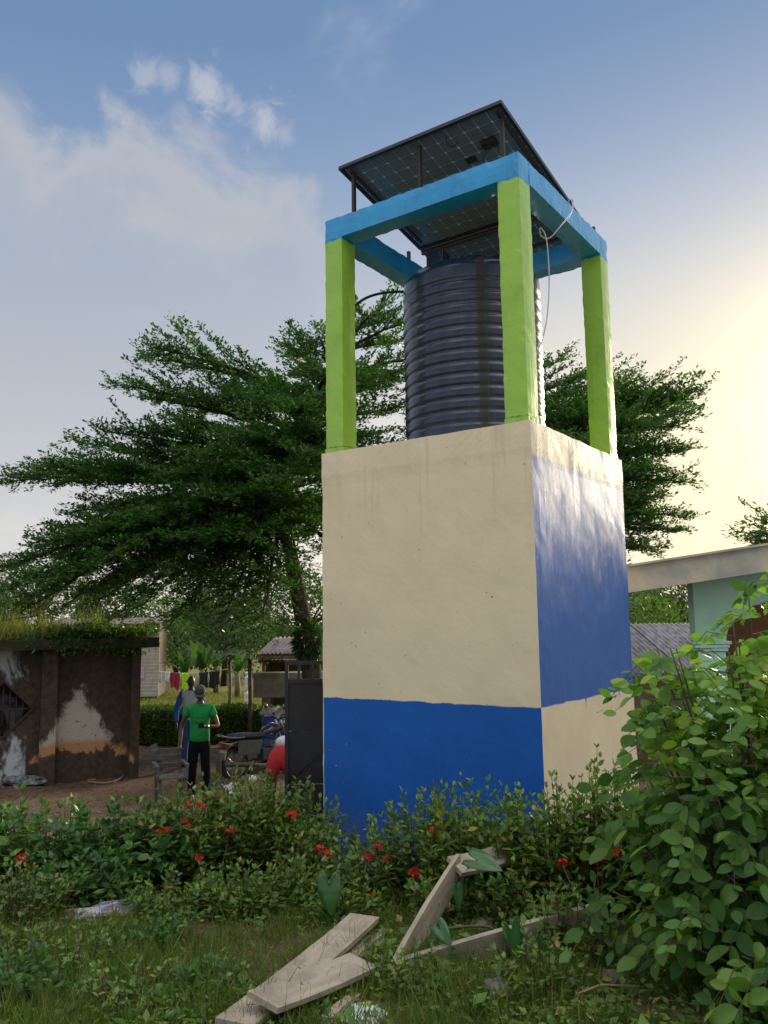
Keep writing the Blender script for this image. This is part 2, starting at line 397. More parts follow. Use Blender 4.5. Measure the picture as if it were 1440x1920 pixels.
def enamel(name, c, c2, speck, lap=False):
    m, t, p, o = newmat(name)
    v = t.node('ShaderNodeTexCoord').outputs['Object']
    f = t.ss(t.noise(v, 3, 6, .6), .3, .7)
    cc = t.mix(f, c, c2)
    x, y, z = t.sep(v)
    wear = t.ss(t.noise(t.vmath('MULTIPLY', v, (1.6, 1.6, .9)), 3.4, 7, .72, .4), .52, .70)
    cc = t.mix(t.math('MULTIPLY', wear, .45), cc, tuple(q*.5 for q in c))                        # thin, rubbed paint
    grime = t.math('MULTIPLY', t.ss(t.noise(t.vmath('MULTIPLY', v, (11, 11, .5)), 1.2, 5, .7), .56, .78), .4)
    cc = t.mix(grime, cc, speck)
    if lap:      # the beam's blue runs down onto the post head, bare mortar at its foot
        run = t.math('ADD', z, t.math('MULTIPLY', t.math('SUBTRACT', t.noise(t.vmath('MULTIPLY', v, (1, 1, .3)), 24, 4, .7), .5), .09))
        cc = t.mix(t.ss(run, 1.160, 1.168), cc, (.008, .24, .52))
        ft = t.math('ADD', z, t.math('MULTIPLY', t.math('SUBTRACT', t.noise(v, 14, 4, .7), .5), .10))
        ln_ = t.math('MULTIPLY', t.ss(ft, -1.145, -1.137), t.ss(ft, -1.118, -1.126))
        cc = t.mix(t.math('MULTIPLY', ln_, .8), cc, (.06, .10, .03))
    pits = t.ss(t.noise(v, 34, 3, .55), .70, .73)
    cc = t.mix(t.math('MULTIPLY', pits, .8), cc, speck)
    chip = t.ss(t.noise(t.vmath('ADD', v, (3, 1, 2)), 11, 6, .75), .735, .75)
    cc = t.mix(t.math('MULTIPLY', chip, .85), cc, (.42, .40, .36))
    t.put(p.inputs['Base Color'], cc); p.inputs['Roughness'].default_value = .42; p.inputs['Specular IOR Level'].default_value = .5; p.inputs['Coat Weight'].default_value = .6; p.inputs['Coat Roughness'].default_value = .25
    bump(t, p, t.math('ADD', t.math('ADD', t.noise(v, 50, 4, .7), t.noise(v, 9, 4, .6)), t.noise(t.vmath('MULTIPLY', v, (26, 26, 1.2)), 1, 3, .5)), .42, .006)
    return m
LIME = enamel('lime_enamel', (.33, .60, .045), (.29, .54, .038), (.05, .10, .02), True)
SKYB = enamel('sky_blue_enamel', (.008, .36, .74), (.006, .30, .66), (.02, .12, .25))
E0 = TW/2 - .03; PW = .235
for k, (sx, sy) in enumerate(((-1, -1), (1, -1), (1, 1), (-1, 1))):
    bm = grid_box((PW, PW, ZB0-ZT+.02), .06, .008, 10+k)
    o = link('post', bm_mesh(bm, 'post', LIME), tower, (sx*(E0-PW/2), sy*(E0-PW/2), (ZT+ZB0)/2))
    # ragged mortar collar where the post meets the block
    bm = grid_box((PW+.012, PW+.012, .055), .03, .010, 30+k)
    link('mortar_collar', bm_mesh(bm, 'mortar_collar', LIME), o, (0, 0, -(ZB0-ZT)/2+.022))
bz = (ZB0+ZB1)/2
for k, (cx, cy, lx, ly) in enumerate(((0, -1, 2*E0, PW), (0, 1, 2*E0, PW), (1, 0, PW, 2*E0-2*PW), (-1, 0, PW, 2*E0-2*PW))):
    bm = grid_box((lx, ly, ZB1-ZB0), .06, .011, 50+k)
    link('beam', bm_mesh(bm, 'beam', SKYB), tower, (cx*(E0-PW/2), cy*(E0-PW/2), bz))

# ------------------------------------------------------------------ tank
def tank_mat():
    m, t, p, o = newmat('black_polyethylene')
    v = t.node('ShaderNodeTexCoord').outputs['Object']; x, y, z = t.sep(v)
    ang = t.math('ARCTAN2', y, x)
    st = t.noise(t.comb(t.math('MULTIPLY', ang, 6), 0, t.math('MULTIPLY', z, .22)), 1.4, 5, .6)
    c = t.mix(t.ss(st, .35, .7), (.011, .022, .052), (.018, .034, .072))
    d = t.math('ABSOLUTE', t.math('SUBTRACT', ang, t.math('ADD', -.94, t.math('MULTIPLY', t.math('SUBTRACT', t.noise(v, 3, 4), .5), .08))))
    streak = t.math('MULTIPLY', t.ss(d, .085, .03), t.ss(t.noise(v, 5, 5, .7), .2, .5))
    c = t.mix(t.math('MULTIPLY', streak, .85), c, (.020, .017, .010))
    t.put(p.inputs['Base Color'], c)
    t.put(p.inputs['Roughness'], t.math('ADD', t.ss(t.noise(v, 4, 5, .6), .3, .7, .18, .28), t.math('MULTIPLY', streak, .35)))
    p.inputs['Specular IOR Level'].default_value = .55
    bump(t, p, t.noise(v, 14, 3), .06, .01)
    return m
TM = tank_mat()
tank = empty('water_tank', TC + Vector((0, 0, ZT)), -TH, 'black ribbed plastic water tank standing on the tower under the solar panels', 'water tank')
tank.location = TC + Matrix.Rotation(-TH, 3, 'Z') @ Vector((-.02, .02, ZT))
RT = .765; prof = [(RT-.02, 0), (RT, .03), (RT, .14)]
z = .16
for k in range(13):
    for u in np.linspace(0, 1, 9)[:-1]:
        prof.append((RT - .017*math.exp(-((u-.5)/.17)**2), z + u*.127))
    z += .127
prof += [(RT, z), (RT, z+.08), (RT-.01, z+.14), (RT-.05, z+.185), (RT-.14, z+.215), (RT-.3, z+.245), (.30, z+.29), (.26, z+.30), (0.0, z+.305)]
ztop = z
MB().lathe(prof, 96).build('body', TM, tank)
MB().lathe([(.0, 0), (.27, 0), (.285, .02), (.285, .09), (.27, .11), (.12, .14), (0, .145)], 40).build('lid', TM, tank, (0, 0, z+.29))
lug = MB().box((0, 0, .12), (.20, .20, .24)).build('moulded_lug', TM, tank, (-.17, -.42, z+.20), (0, 0, .1), .012)
lug2 = MB().tube([(-.035, 0, 0), (-.035, 0, .07), (-.02, 0, .10), (.02, 0, .10), (.035, 0, .07), (.035, 0, 0)], .014, 8).build('lifting_eye', TM, tank, (.14, -.42, z+.235))
MB().box((0, 0, 0), (.16, .02, .05)).build('name_plate', TM, tank, (-.30*RT/.77, -.704, .09), (0, 0, -.40))

# pipe from the tank over to the left
def curve_pts(pts, n=40):
    """smooth path through the given points"""
    pts = [Vector(p) for p in pts]; out = []
    for i in range(len(pts)-1):
        p0, p1, p2, p3 = pts[max(i-1, 0)], pts[i], pts[i+1], pts[min(i+2, len(pts)-1)]
        m = max(2, n//(len(pts)-1))
        for k in range(m):
            u = k/m
            out.append(.5*((2*p1) + (p2-p0)*u + (2*p0-5*p1+4*p2-p3)*u*u + (3*p1-p0-3*p2+p3)*u**3))
    out.append(pts[-1]); return out
BLK = simple('black_rubber', (.018, .018, .02), .5)
WHT = simple('white_cable', (.62, .62, .62), .45)
M4 = Matrix.Translation(TC) @ Matrix.Rotation(-TH, 4, 'Z')
def tl(x, y, z): return M4 @ Vector((x, y, z))
tag(MB().tube(curve_pts([at(775, 549, 9.25), at(750, 547, 9.22), at(715, 550, 9.15), at(686, 559, 9.06), at(662, 577, 9.0), at(646, 605, 8.95), at(640, 700, 8.93), at(641, 845, 8.92), at(642, 1000, 8.91), at(644, 1400, 8.90)], 48), .016, 8).build('water_pipe', BLK),
    'thin black pipe arching from the tank down behind the left lime post', 'pipe')
tag(MB().tube(curve_pts([tl(1.14, .12, 6.70), tl(1.20, .05, 6.66), tl(1.225, -.02, 6.50), tl(1.17, -.18, 6.30), tl(1.06, -.25, 6.16), tl(1.0, -.33, 6.17), tl(1.02, -.38, 6.23), tl(1.06, -.33, 6.10), tl(1.07, -.34, 5.6), tl(1.03, -.42, 5.1), tl(.88, -.55, 4.6), tl(.80, -.6, 4.06)], 66), .0065, 8).build('hanging_cable', WHT),
    'white cable looping over the right blue beam and hanging past the tank', 'cable')
tag(MB().tube(curve_pts([tl(-1.2, -.2, 3.62), tl(-1.27, -.3, 3.3), tl(-1.42, -.45, 2.98), tl(-1.44, -.5, 2.75), tl(-1.36, -.52, 2.62), tl(-1.19, -.5, 2.55)], 40), .008, 8).build('cable_loop', simple('pale_blue_cable', (.42, .52, .70), .45)),
    'thin pale blue cable bowing out from the left side of the tower block', 'cable')

# ------------------------------------------------------------------ solar panels
ALU = simple('dark_anodised_frame', (.03, .028, .028), .45, metal=.3)
RUSTY = simple('dark_painted_steel', (.035, .022, .020), .6, (.022, .016, .016), 14)
BACK = simple('panel_backsheet', (.75, .78, .78), .5, (.55, .59, .60), 3)
CELL = simple('solar_cell', (.15, .18, .185), .35, (.135, .165, .17), 3, spec=.4)
SL = .19; AX = math.atan(SL)
PX0, PX1, PYF, PZ1 = -.985, 1.005, -1.156, 7.213
def panel(yoff, depth, rows, label):
    e = empty('solar_panel', TC, 0, label, 'solar panel', 'solar panels on the tower roof')
    e.rotation_mode = 'QUATERNION'
    e.matrix_world = M4 @ Matrix.Translation((0, PYF, PZ1)) @ Matrix.Rotation(-AX, 4, 'X') @ Matrix.Translation((0, yoff, 0))
    wd = PX1-PX0; cx = (PX0+PX1)/2; fr = .032
    sheet = MB().box((cx, depth/2, .012), (wd-.02, depth-.02, .006)).build('backsheet', BACK, e)
    f = MB()
    f.box((cx, .0175, 0), (wd, .035, .040)); f.box((cx, depth-.0175, 0), (wd, .035, .040))
    f.box((PX0+.0175, depth/2, 0), (.035, depth-.07, .040)); f.box((PX1-.0175, depth/2, 0), (.035, depth-.07, .040))
    f.build('frame', ALU, e)
    MB().box((cx, depth/2, .019), (wd-.03, depth-.03, .004)).build('front_glass', simple('panel_glass', (.02, .025, .035), .08), e)
    n = 12; cw = (wd-.09)/n; ch = (depth-.09)/rows; ct = .09*min(cw, ch)
    a, b = cw/2-.0035, ch/2-.0035
    cm = MB(); out = [(-a+ct, -b), (a-ct, -b), (a, -b+ct), (a, b-ct), (a-ct, b), (-a+ct, b), (-a, b-ct), (-a, -b+ct)]
    cm.add([(x, y, 0) for x, y in out] + [(x, y, .003) for x, y in out], [tuple(range(8))[::-1]] + [(i, (i+1) % 8, 8+(i+1) % 8, 8+i) for i in range(8)])
    cme = cm.mesh('solar_cell', CELL)
    for i in range(n):
        for j in range(rows):
            link('solar_cell', cme, sheet, (PX0+.045+cw*(i+.5), .045+ch*(j+.5), .0055))
    return e
pA = panel(0, 1.675, 10, 'larger solar panel whose raised front edge overhangs the front sky blue beam')
pB = panel(1.70, .86, 5, 'smaller solar panel at the low rear edge above the tank')
jb = MB().box((.66, .42, -.03), (.16, .11, .05)).build('junction_box', BLK, pA, bevel=.008)
MB().tube(curve_pts([(.62, .42, -.05), (.60, .34, -.14), (.66, .22, -.24), (.70, .30, -.38)], 24), .007, 6).build('lead', BLK, jb)
MB().tube(curve_pts([(.70, .42, -.05), (.73, .36, -.16), (.70, .28, -.3), (.74, .2, -.42)], 24), .007, 6).build('lead', BLK, jb)
MB().box((.36, .58, .003), (.12, .09, .006)).build('rating_label', BLK, pA)
MB().tube(curve_pts([(.30, .16, .0), (.29, .20, -.05), (.33, .26, -.06), (.38, .25, -.02)], 18), .007, 6).build('clip_lead', BLK, pA)
# steel stand below them
stand = empty('panel_stand', TC, -TH, 'dark steel stand of upright legs and rails carrying the solar panels', 'panel stand')
def pz(y): return PZ1 - SL*(y-PYF)
for x, y, zb in ((-.86, -1.06, ZB1), (.0, -1.06, ZB1), (.93, -1.02, ZB1), (-1.07, .35, ZB1), (1.07, .35, ZB1), (-1.07, 1.0, ZB1), (1.07, 1.0, ZB1)):
    zz = pz(y) - .025 - (.06 if abs(x) > 1 else 0)
    lg = MB(); lg.box((x, y, (zb+zz)/2), (.034, .006, zz-zb)); lg.box((x+.016, y+.018, (zb+zz)/2), (.005, .034, zz-zb))
    lg.build('leg', RUSTY, stand)
for y in (.53, 1.0):
    MB().box((0, y, pz(y)-.045), (1.95 if y < .9 else 2.2, .035, .035)).build('rail', RUSTY, stand)
for x in (-.86, .93):
    MB().bar((x, -1.1, pz(-1.1)-.040), (x, .33, pz(.33)-.040), .03, .03).build('rail', RUSTY, stand)

# ------------------------------------------------------------------ left gatehouse, gate and neighbours (buildings)
def weathered(name):
    m, t, p, o = newmat(name)
    v = t.node('ShaderNodeTexCoord').outputs['Object']; x, y, z = t.sep(v)
    vs = t.vmath('MULTIPLY', v, (1.0, 1.0, .55))
    n = t.noise(vs, 2.1, 8, .68, .5); n2 = t.noise(v, 9, 6, .7); n3 = t.noise(vs, .9, 4, .6)
    grime = t.mix(t.ss(n2, .3, .7), (.040, .030, .023), (.085, .060, .043))
    grime = t.mix(t.ss(n3, .5, .66), grime, (.030, .034, .018))
    # surviving limewash with ragged edge in the middle of the recess, and orange clay splash below it
    hx = t.math('ABSOLUTE', t.math('SUBTRACT', x, -.16))
    edge = t.math('MULTIPLY', t.math('SUBTRACT', n, .5), 1.25)
    tri = t.math('SUBTRACT', t.math('SUBTRACT', t.math('MULTIPLY', t.math('SUBTRACT', 1.85, z), .60), hx), t.math('MULTIPLY', edge, -1))
    keep = t.math('MULTIPLY', t.ss(tri, -.03, .13), t.ss(t.math('ADD', z, t.math('MULTIPLY', edge, 1.1)), .52, .60))
    keep = t.math('MULTIPLY', keep, t.ss(t.noise(v, 16, 4, .6), .70, .62))
    lime = t.mix(t.ss(t.math('ADD', z, t.math('MULTIPLY', n, .25)), .98, .84), (.42, .38, .32), (.40, .22, .10))
    c = t.mix(keep, grime, lime)
    # pale flaking whitewash left of the pilaster
    fl = t.math('MULTIPLY', t.ss(n, .46, .60), t.ss(x, -1.06, -1.10))
    c = t.mix(fl, c, (.40, .45, .48))
    t.put(p.inputs['Base Color'], c); p.inputs['Roughness'].default_value = .9; p.inputs['Specular IOR Level'].default_value = .25
    bump(t, p, t.math('ADD', n2, t.math('MULTIPLY', keep, .8)), .5, .012)
    return m
WEA = weathered('stained_concrete')
MOSSY = simple('mossy_concrete', (.045, .040, .026), .95, (.028, .032, .016), 5, .2, bmp=.6, bscale=22, bdist=.02)
IRON = simple('rusty_iron', (.055, .030, .022), .8, (.03, .02, .018), 12)
a = at(70, 1466, 15.3); b = at(258, 1448, 16.0)
gh_dir = Vector((b.x-a.x, b.y-a.y, 0)); gh_len = gh_dir.length; gh_ang = math.atan2(gh_dir.y, gh_dir.x)
gh_base = Vector(((a.x+b.x)/2, (a.y+b.y)/2, -.62))
gh = empty('gatehouse', gh_base, gh_ang, 'stained old concrete gatehouse with mossy overgrown slab roof and diamond window', 'gatehouse')
hl = gh_len/2; HT = 2.50
def plast(name, c, size, seed, mat=WEA, par=gh, jit=.012, step=.14):
    bm = grid_box(size, step, jit, seed); me = bm_mesh(bm, name, mat); me.transform(Matrix.Translation(c)); return link(name, me, par)
plast('recessed_wall', (0, .17, HT/2), (gh_len-.2, .14, HT), 71)
plast('pilaster', (hl-.085, .06, HT/2), (.17, .40, HT), 72)
plast('pilaster', (-hl+.14, .09, HT/2), (.28, .34, HT), 73)
# wall left of the pilaster, cut around a diamond opening (built from four slabs round it)
DX, DZ, DH = -hl-.62, 1.42, .50
wl = MB(); y0, y1 = .10, .26
def slab(poly):
    n = len(poly)
    wl.add([(x, y0, z) for x, z in poly] + [(x, y1, z) for x, z in poly],
           [tuple(range(n)), tuple(range(n, 2*n))[::-1]] + [(i, n+i, n+(i+1) % n, (i+1) % n) for i in range(n)])
xl, xr = -hl-2.6, -hl
slab([(DX, 0), (xr, 0), (xr, HT), (DX, HT), (DX, DZ+DH), (DX+DH, DZ), (DX, DZ-DH)])
slab([(DX, 0), (DX, DZ-DH), (DX-DH, DZ), (DX, DZ+DH), (DX, HT), (xl, HT), (xl, 0)])
wl.build('window_wall', WEA, gh)
win = MB()
for (xa, za), (xb, zb) in (((DX+DH, DZ), (DX, DZ+DH)), ((DX, DZ+DH), (DX-DH, DZ)), ((DX-DH, DZ), (DX, DZ-DH)), ((DX, DZ-DH), (DX+DH, DZ))):
    win.bar((xa, .09, za), (xb, .09, zb), .03, .06, (0, 1, 0))
wn = win.build('window_frame', IRON, gh)
for k in range(-4, 5):
    xx = k*.11; h = DH-abs(xx)-.02
    MB().tube([(DX+xx, .15, DZ-h), (DX+xx, .15, DZ+h)], .012, 6).build('window_bar', IRON, wn)
MB().box((DX, .15, DZ), (DH*1.9, .02, .03)).build('window_bar', IRON, wn)
plast('side_wall', (hl-.08, 1.3, HT/2), (.15, 2.1, HT), 74)
plast('back_wall', (-1.3, 2.3, HT/2), (gh_len+2.5, .14, HT), 75)
plast('roof_slab', (-1.15, 1.05, HT+.09), (gh_len+2.9, 2.9, .15), 76, MOSSY, jit=.03)
plast('roof_lip', (-1.15, -.34, HT+.02), (gh_len+2.9, .10, .10), 77, MOSSY, jit=.02)
tag(MB().tube(curve_pts([gh.matrix_basis @ Vector(q) for q in ((-1.75, .2, HT+.15), (-1.74, .2, HT+.42), (-1.60, .2, HT+.50), (-1.2, .2, HT+.56), (-.95, .22, HT+.6))], 24), .012, 6).build('reinforcing_bar', IRON),
    'bent rusty reinforcing bar sticking out of the gatehouse roof', 'bar')

# black sheet metal gate between gatehouse yard and tower
def gate_mat():
    m, t, p, o = newmat('chipped_black_paint')
    v = t.node('ShaderNodeTexCoord').outputs['Object']; x, y, z = t.sep(v)
    c = t.mix(t.ss(t.noise(v, 2.5, 5), .3, .7), (.012, .013, .017), (.024, .025, .030))
    chip = t.math('MULTIPLY', t.ss(t.noise(t.vmath('MULTIPLY', v, (2.2, 1, .6)), 8, 5, .75), .66, .69), t.ss(t.noise(v, 2.2, 2), .48, .58))
    c = t.mix(chip, c, (.40, .42, .44))
    t.put(p.inputs['Base Color'], c); p.inputs['Roughness'].default_value = .45
    bump(t, p, t.noise(v, 5, 4), .2, .02)
    return m
GM = gate_mat()
gx0 = at(534, 1400, 9.5).x; gx1 = .02
gate = empty('metal_gate', (gx0, 9.5, -.14), math.atan2(.06, gx1-gx0), 'black sheet metal gate with chipped paint and top bars beside the tower', 'gate')
gw = gx1-gx0; gh_ = at(534, 1240, 9.5).z + .14
for z0, z1 in ((.05, .62), (.62, 1.20), (1.20, gh_-.24)):
    MB().box((gw/2, .012, (z0+z1)/2), (gw-.06, .006, z1-z0-.006)).build('sheet', GM, gate)
MB().bar((.05, -.002, .1), (gw*.55, -.002, .6), .010, .016, (0, 1, 0)).build('brace', GM, gate)
MB().bar((.05, -.002, .66), (gw*.55, -.002, 1.17), .010, .016, (0, 1, 0)).build('brace', GM, gate)
for z in (.03, gh_-.22, gh_-.02):
    MB().box((gw/2, 0, z), (gw, .045, .04)).build('rail', GM, gate)
for x in (.02, gw-.02):
    MB().box((x, 0, gh_/2), (.04, .040, gh_-.08)).build('stile', GM, gate)
for k in range(1, 8):
    MB().box((k*gw/8+.01, 0, gh_-.12), (.030, .03, .16)).build('bar', GM, gate)

# teal neighbour house with low-pitched concrete roof on the right
TEAL = simple('teal_wall_paint', (.44, .76, .62), .8, (.39, .70, .56), 3, .3, bmp=.2, bscale=30)
FASC = simple('streaked_concrete', (.56, .51, .41), .85, (.33, .34, .33), 2.2, .3, bmp=.4, bscale=16, bdist=.01)
BRN = simple('brown_soffit', (.11, .065, .040), .8, (.07, .042, .03), 8)
ORG = simple('brown_orange_wall', (.24, .11, .045), .8)
YH = 12.0
hb = at(1305, 1200, YH); house = empty('neighbour_house', (hb.x, YH, G(hb.x, YH)), 0, 'teal house with arched porch and pale sloping concrete roof edge', 'house')
def hp(px, py, dy=0):
    q = at(px, py, YH); return Vector((q.x-hb.x, dy, q.z-G(hb.x, YH)))
f0, f1, g0, g1 = hp(1150, 1069), hp(1700, 984), hp(1150, 1115), hp(1700, 1030)
m_ = MB()
def prism(mb, quad, y0, y1, mi=0):
    n = len(quad)
    return mb.add([(q[0], y0, q[1]) for q in quad] + [(q[0], y1, q[1]) for q in quad],
                  [tuple(range(n)), tuple(range(n, 2*n))[::-1]] + [(i, n+i, n+(i+1) % n, (i+1) % n) for i in range(n)], mi)
prism(MB(), [(g0.x, g0.z), (g1.x, g1.z), (f1.x, f1.z), (f0.x, f0.z)], -.72, -.60).build('fascia', FASC, house)
prism(MB(), [(f0.x, f0.z), (f1.x, f1.z), (f1.x, f1.z+.03), (f0.x, f0.z+.03)], -.78, 5.2).build('roof_slab', FASC, house)
prism(MB(), [(g0.x+.1, g0.z+.05), (g1.x, g1.z+.05), (g1.x, g1.z+.09), (g0.x+.1, g0.z+.09)], -.59, 5.0).build('soffit', BRN, house)
prism(MB(), [(g0.x, g0.z), (g0.x+.10, g0.z), (g0.x+.10, f0.z), (g0.x, f0.z)], -.60, 5.0).build('eave_board', BRN, house)
sl = (g1.z-g0.z)/(g1.x-g0.x)
def soff(x): return g0.z+.05+sl*(x-g0.x)
p0, p1, cap_z = hp(1305, 1200), hp(1362, 1203), hp(1305, 1202).z
span = 2.3
arc = [(p1.x + span/2 - span/2*math.cos(u), cap_z + .62*math.sin(u)) for u in np.linspace(0, math.pi, 25)]
poly_l = [(p0.x, cap_z)] + arc[:13] + [(arc[12][0], soff(arc[12][0])), (p0.x, soff(p0.x))]
poly_r = arc[12:] + [(arc[-1][0]+.44, cap_z), (arc[-1][0]+.44, soff(arc[-1][0]+.44)), (arc[12][0], soff(arc[12][0]))]
aw = MB(); prism(aw, poly_l, 0, .22); prism(aw, poly_r, 0, .22); aw.build('arched_wall', TEAL, house)
for x0 in (p0.x, arc[-1][0]):
    pl = MB().box((x0+.22, .11, cap_z/2-.08), (.40, .20, cap_z-.16)).build('pillar', TEAL, house)
    for k, (wd, zz) in enumerate(((.56, -.025), (.50, -.075), (.46, -.125))):
        MB().box((x0+.22, .11, cap_z+zz-.004), (wd, .12+wd*.3, .044)).build('capital_band', TEAL, pl, bevel=.008)
MB().box((3.4, 3.2, 1.4), (4.4, .15, 3.0)).build('inner_wall', ORG, house)
MB().box((2.0, -.3, .03), (4.6, 1.6, .10)).build('porch_step', FASC, house)
# zinc-roofed low house between tower and teal house
ZINC = simple('weathered_zinc', (.34, .34, .35), .55, (.17, .16, .17), 5, .5, metal=.35)
def corrugated(mb, a, b, c, d, n, amp=.022):
    """sheet a-b (eave) to d-c (ridge) with n waves"""
    a, b, c, d = map(Vector, (a, b, c, d)); nrm = (b-a).cross(d-a).normalized(); k = n*6
    vs = []
    for i in range(k+1):
        u = i/k; off = nrm*amp*math.sin(u*n*2*math.pi)
        vs += [a.lerp(b, u)+off, d.lerp(c, u)+off]
    return mb.add(vs, [(2*i, 2*i+2, 2*i+3, 2*i+1) for i in range(k)], 0, True)
YB = 19.0
zb_ = at(1235, 1240, YB); zh = empty('zinc_roof_house', (zb_.x, YB, G(zb_.x, YB)), .25, 'low house with grey corrugated zinc roof behind the right shrub', 'house')
for k in range(4):
    corrugated(MB(), (-1.6+k*1.02, -.5, 1.62-.01*(k % 2)), (-.55+k*1.02, -.5, 1.62-.01*(k % 2)), (-.55+k*1.02, 1.9, 2.75-.01*(k % 2)), (-1.6+k*1.02, 1.9, 2.75-.01*(k % 2)), 8).build('roof_sheet', ZINC, zh)
MB().box((.4, .2, .8), (3.6, .12, 1.7)).build('wall', simple('grey_render', (.34, .33, .34), .85, (.22, .20, .19), 4), zh)
MB().box((-1.0, .10, .8), (.7, .05, 1.5)).build('door', BRN, zh)

RUSTD = simple('dark_rusted_sheet', (.12, .095, .09), .8, (.20, .17, .16), 4, .3)
# far left: board-clad shed
BOARD = simple('weathered_white_boards', (.50, .46, .42), .85, (.38, .33, .29), 3, .2, bmp=.3)
sr = at(297, 1302, 33); shed = empty('board_shed', (sr.x, 33, -.6), .12, 'pale board-clad shed seen past the right edge of the gatehouse', 'shed')
for k in range(21):
    z = .12+k*.138
    MB().box((-1.9, 0, z+.07), (3.8, .03, .134), Matrix.Rotation(.22, 3, 'X')).build('board', BOARD, shed)
MB().box((-1.9, 1.2, 1.5), (3.7, 2.3, 2.85)).build('core', BRN, shed)
corrugated(MB(), (-4.2, -.5, 2.95), (.3, -.5, 2.95), (.3, 1.4, 3.2), (-4.2, 1.4, 3.2), 30).build('roof', RUSTD, shed)
MB().box((-.72, -.04, 1.05), (.35, .01, .45)).build('notice', simple('pink_paper', (.55, .36, .50), .8), shed)

# hut with corrugated roof behind the gate
WOOD = simple('grey_brown_timber', (.19, .14, .10), .85, (.11, .078, .055), 9, .25, bmp=.3)
WOODL = simple('pale_timber', (.36, .27, .18), .8, (.26, .19, .12), 9, .25, bmp=.3)
RUSTR = simple('rusted_roof_sheet', (.17, .125, .12), .7, (.26, .22, .21), 4, .3, metal=.2)
CONC = simple('rough_concrete', (.34, .30, .25), .9, (.22, .19, .155), 5, .2, bmp=.5)
YC = 24.0
hq = at(490, 1240, YC); hut = empty('wooden_hut', (hq.x, YC, -.6), 0, 'small timber hut with rusted corrugated roof behind the gate', 'hut')
hz_ = hq.z+.6
for k in range(3):
    corrugated(MB(), (-.05+k*.82, -.35, hz_+.24), (.80+k*.82, -.35, hz_+.24), (.80+k*.82+.35, 1.1, hz_+.66+.01*k), (.25+k*.82, 1.1, hz_+.66+.01*k), 7, .03).build('roof_sheet', RUSTR, hut)
for k, zz in enumerate((.03, .12, .20)):
    MB().box((1.2, -.28+.01*k, hz_+zz-.02), (2.5, .03, .075)).build('fascia_board', WOOD, hut)
for x in (.10, 1.5, 2.5):
    MB().box((x, -.2, hz_/2), (.09 if x < 1 else .11, .08, hz_)).build('post', WOODL, hut)
MB().box((1.3, .8, hz_/2), (2.4, .06, hz_)).build('back_wall', BRN, hut)
for k in range(4):
    MB().box((.85+k*.42, .2, hz_-.30), (.26, .04, .5)).build('wall_board', BRN, hut)
cq = at(506, 1306, YC-.8)
tr = empty('concrete_trough', (cq.x+.45, YC-.8, -.6), 0, 'rough concrete washing trough in front of the timber hut', 'trough')
tz = cq.z+.6
bm = grid_box((1.9, .8, .66), .11, .012, 91); me = bm_mesh(bm, 'basin', CONC); me.transform(Matrix.Translation((.1, 0, tz+.33))); link('basin', me, tr)
for x in (-.5, .75):
    MB().box((x, 0, tz/2), (.2, .6, tz-.01)).build('leg', CONC, tr)

# open shelter of poles with a rusted roof
so = at(468, 1365, 20.2)
shel = empty('pole_shelter', (so.x, 20.2, -.6), 0, 'open shelter of timber poles with a thin rusted sheet roof', 'shelter')
ph = at(468, 1236, 20.2).z+.6
q2 = at(430, 1240, 26.0)-Vector((so.x, 20.2, -.6))
MB().tube([(0, 0, 0), (.01, 0, ph*.5), (-.01, 0, ph)], [.055, .05, .05], 8).build('pole', WOOD, shel)
MB().tube([(q2.x, q2.y, 0), (q2.x+.03, q2.y, q2.z*.5), (q2.x, q2.y, q2.z)], .055, 8).build('pole', WOODL, shel)
q3 = at(520, 1240, 26.0)-Vector((so.x, 20.2, -.6))
MB().tube([(q3.x, q3.y, 0), (q3.x, q3.y, q3.z)], .055, 8).build('pole', WOOD, shel)
corrugated(MB(), (-.85, -.25, ph+.04), (.9, -.25, ph+.0), (q3.x+.2, q3.y+.2, q3.z+.05), (q2.x-.5, q2.y+.2, q2.z+.06), 9, .02).build('roof_sheet', RUSTR, shel)
for k in range(2):
    MB().bar((-.6+k*.9, -.2, ph-.03), (q2.x-.1+k*1.2, q2.y, q2.z-.03), .06, .06).build('roof_pole', WOOD, shel)
wp = at(462, 1306, 30)
wpo = MB().lathe([(.0, 0), (.10, 0), (.10, .42), (.06, .46), (.06, .52), (.09, .56), (.09, .98), (.05, 1.02), (.05, 1.06), (.075, 1.10), (.075, 1.16), (0, 1.2)], 4, smooth=False).build('white_post', simple('white_limewash', (.62, .64, .64), .8), None, (wp.x, 30, -.6), (0, 0, math.pi/4))
tag(wpo, 'short white concrete post standing on the lawn beside the shelter', 'post')
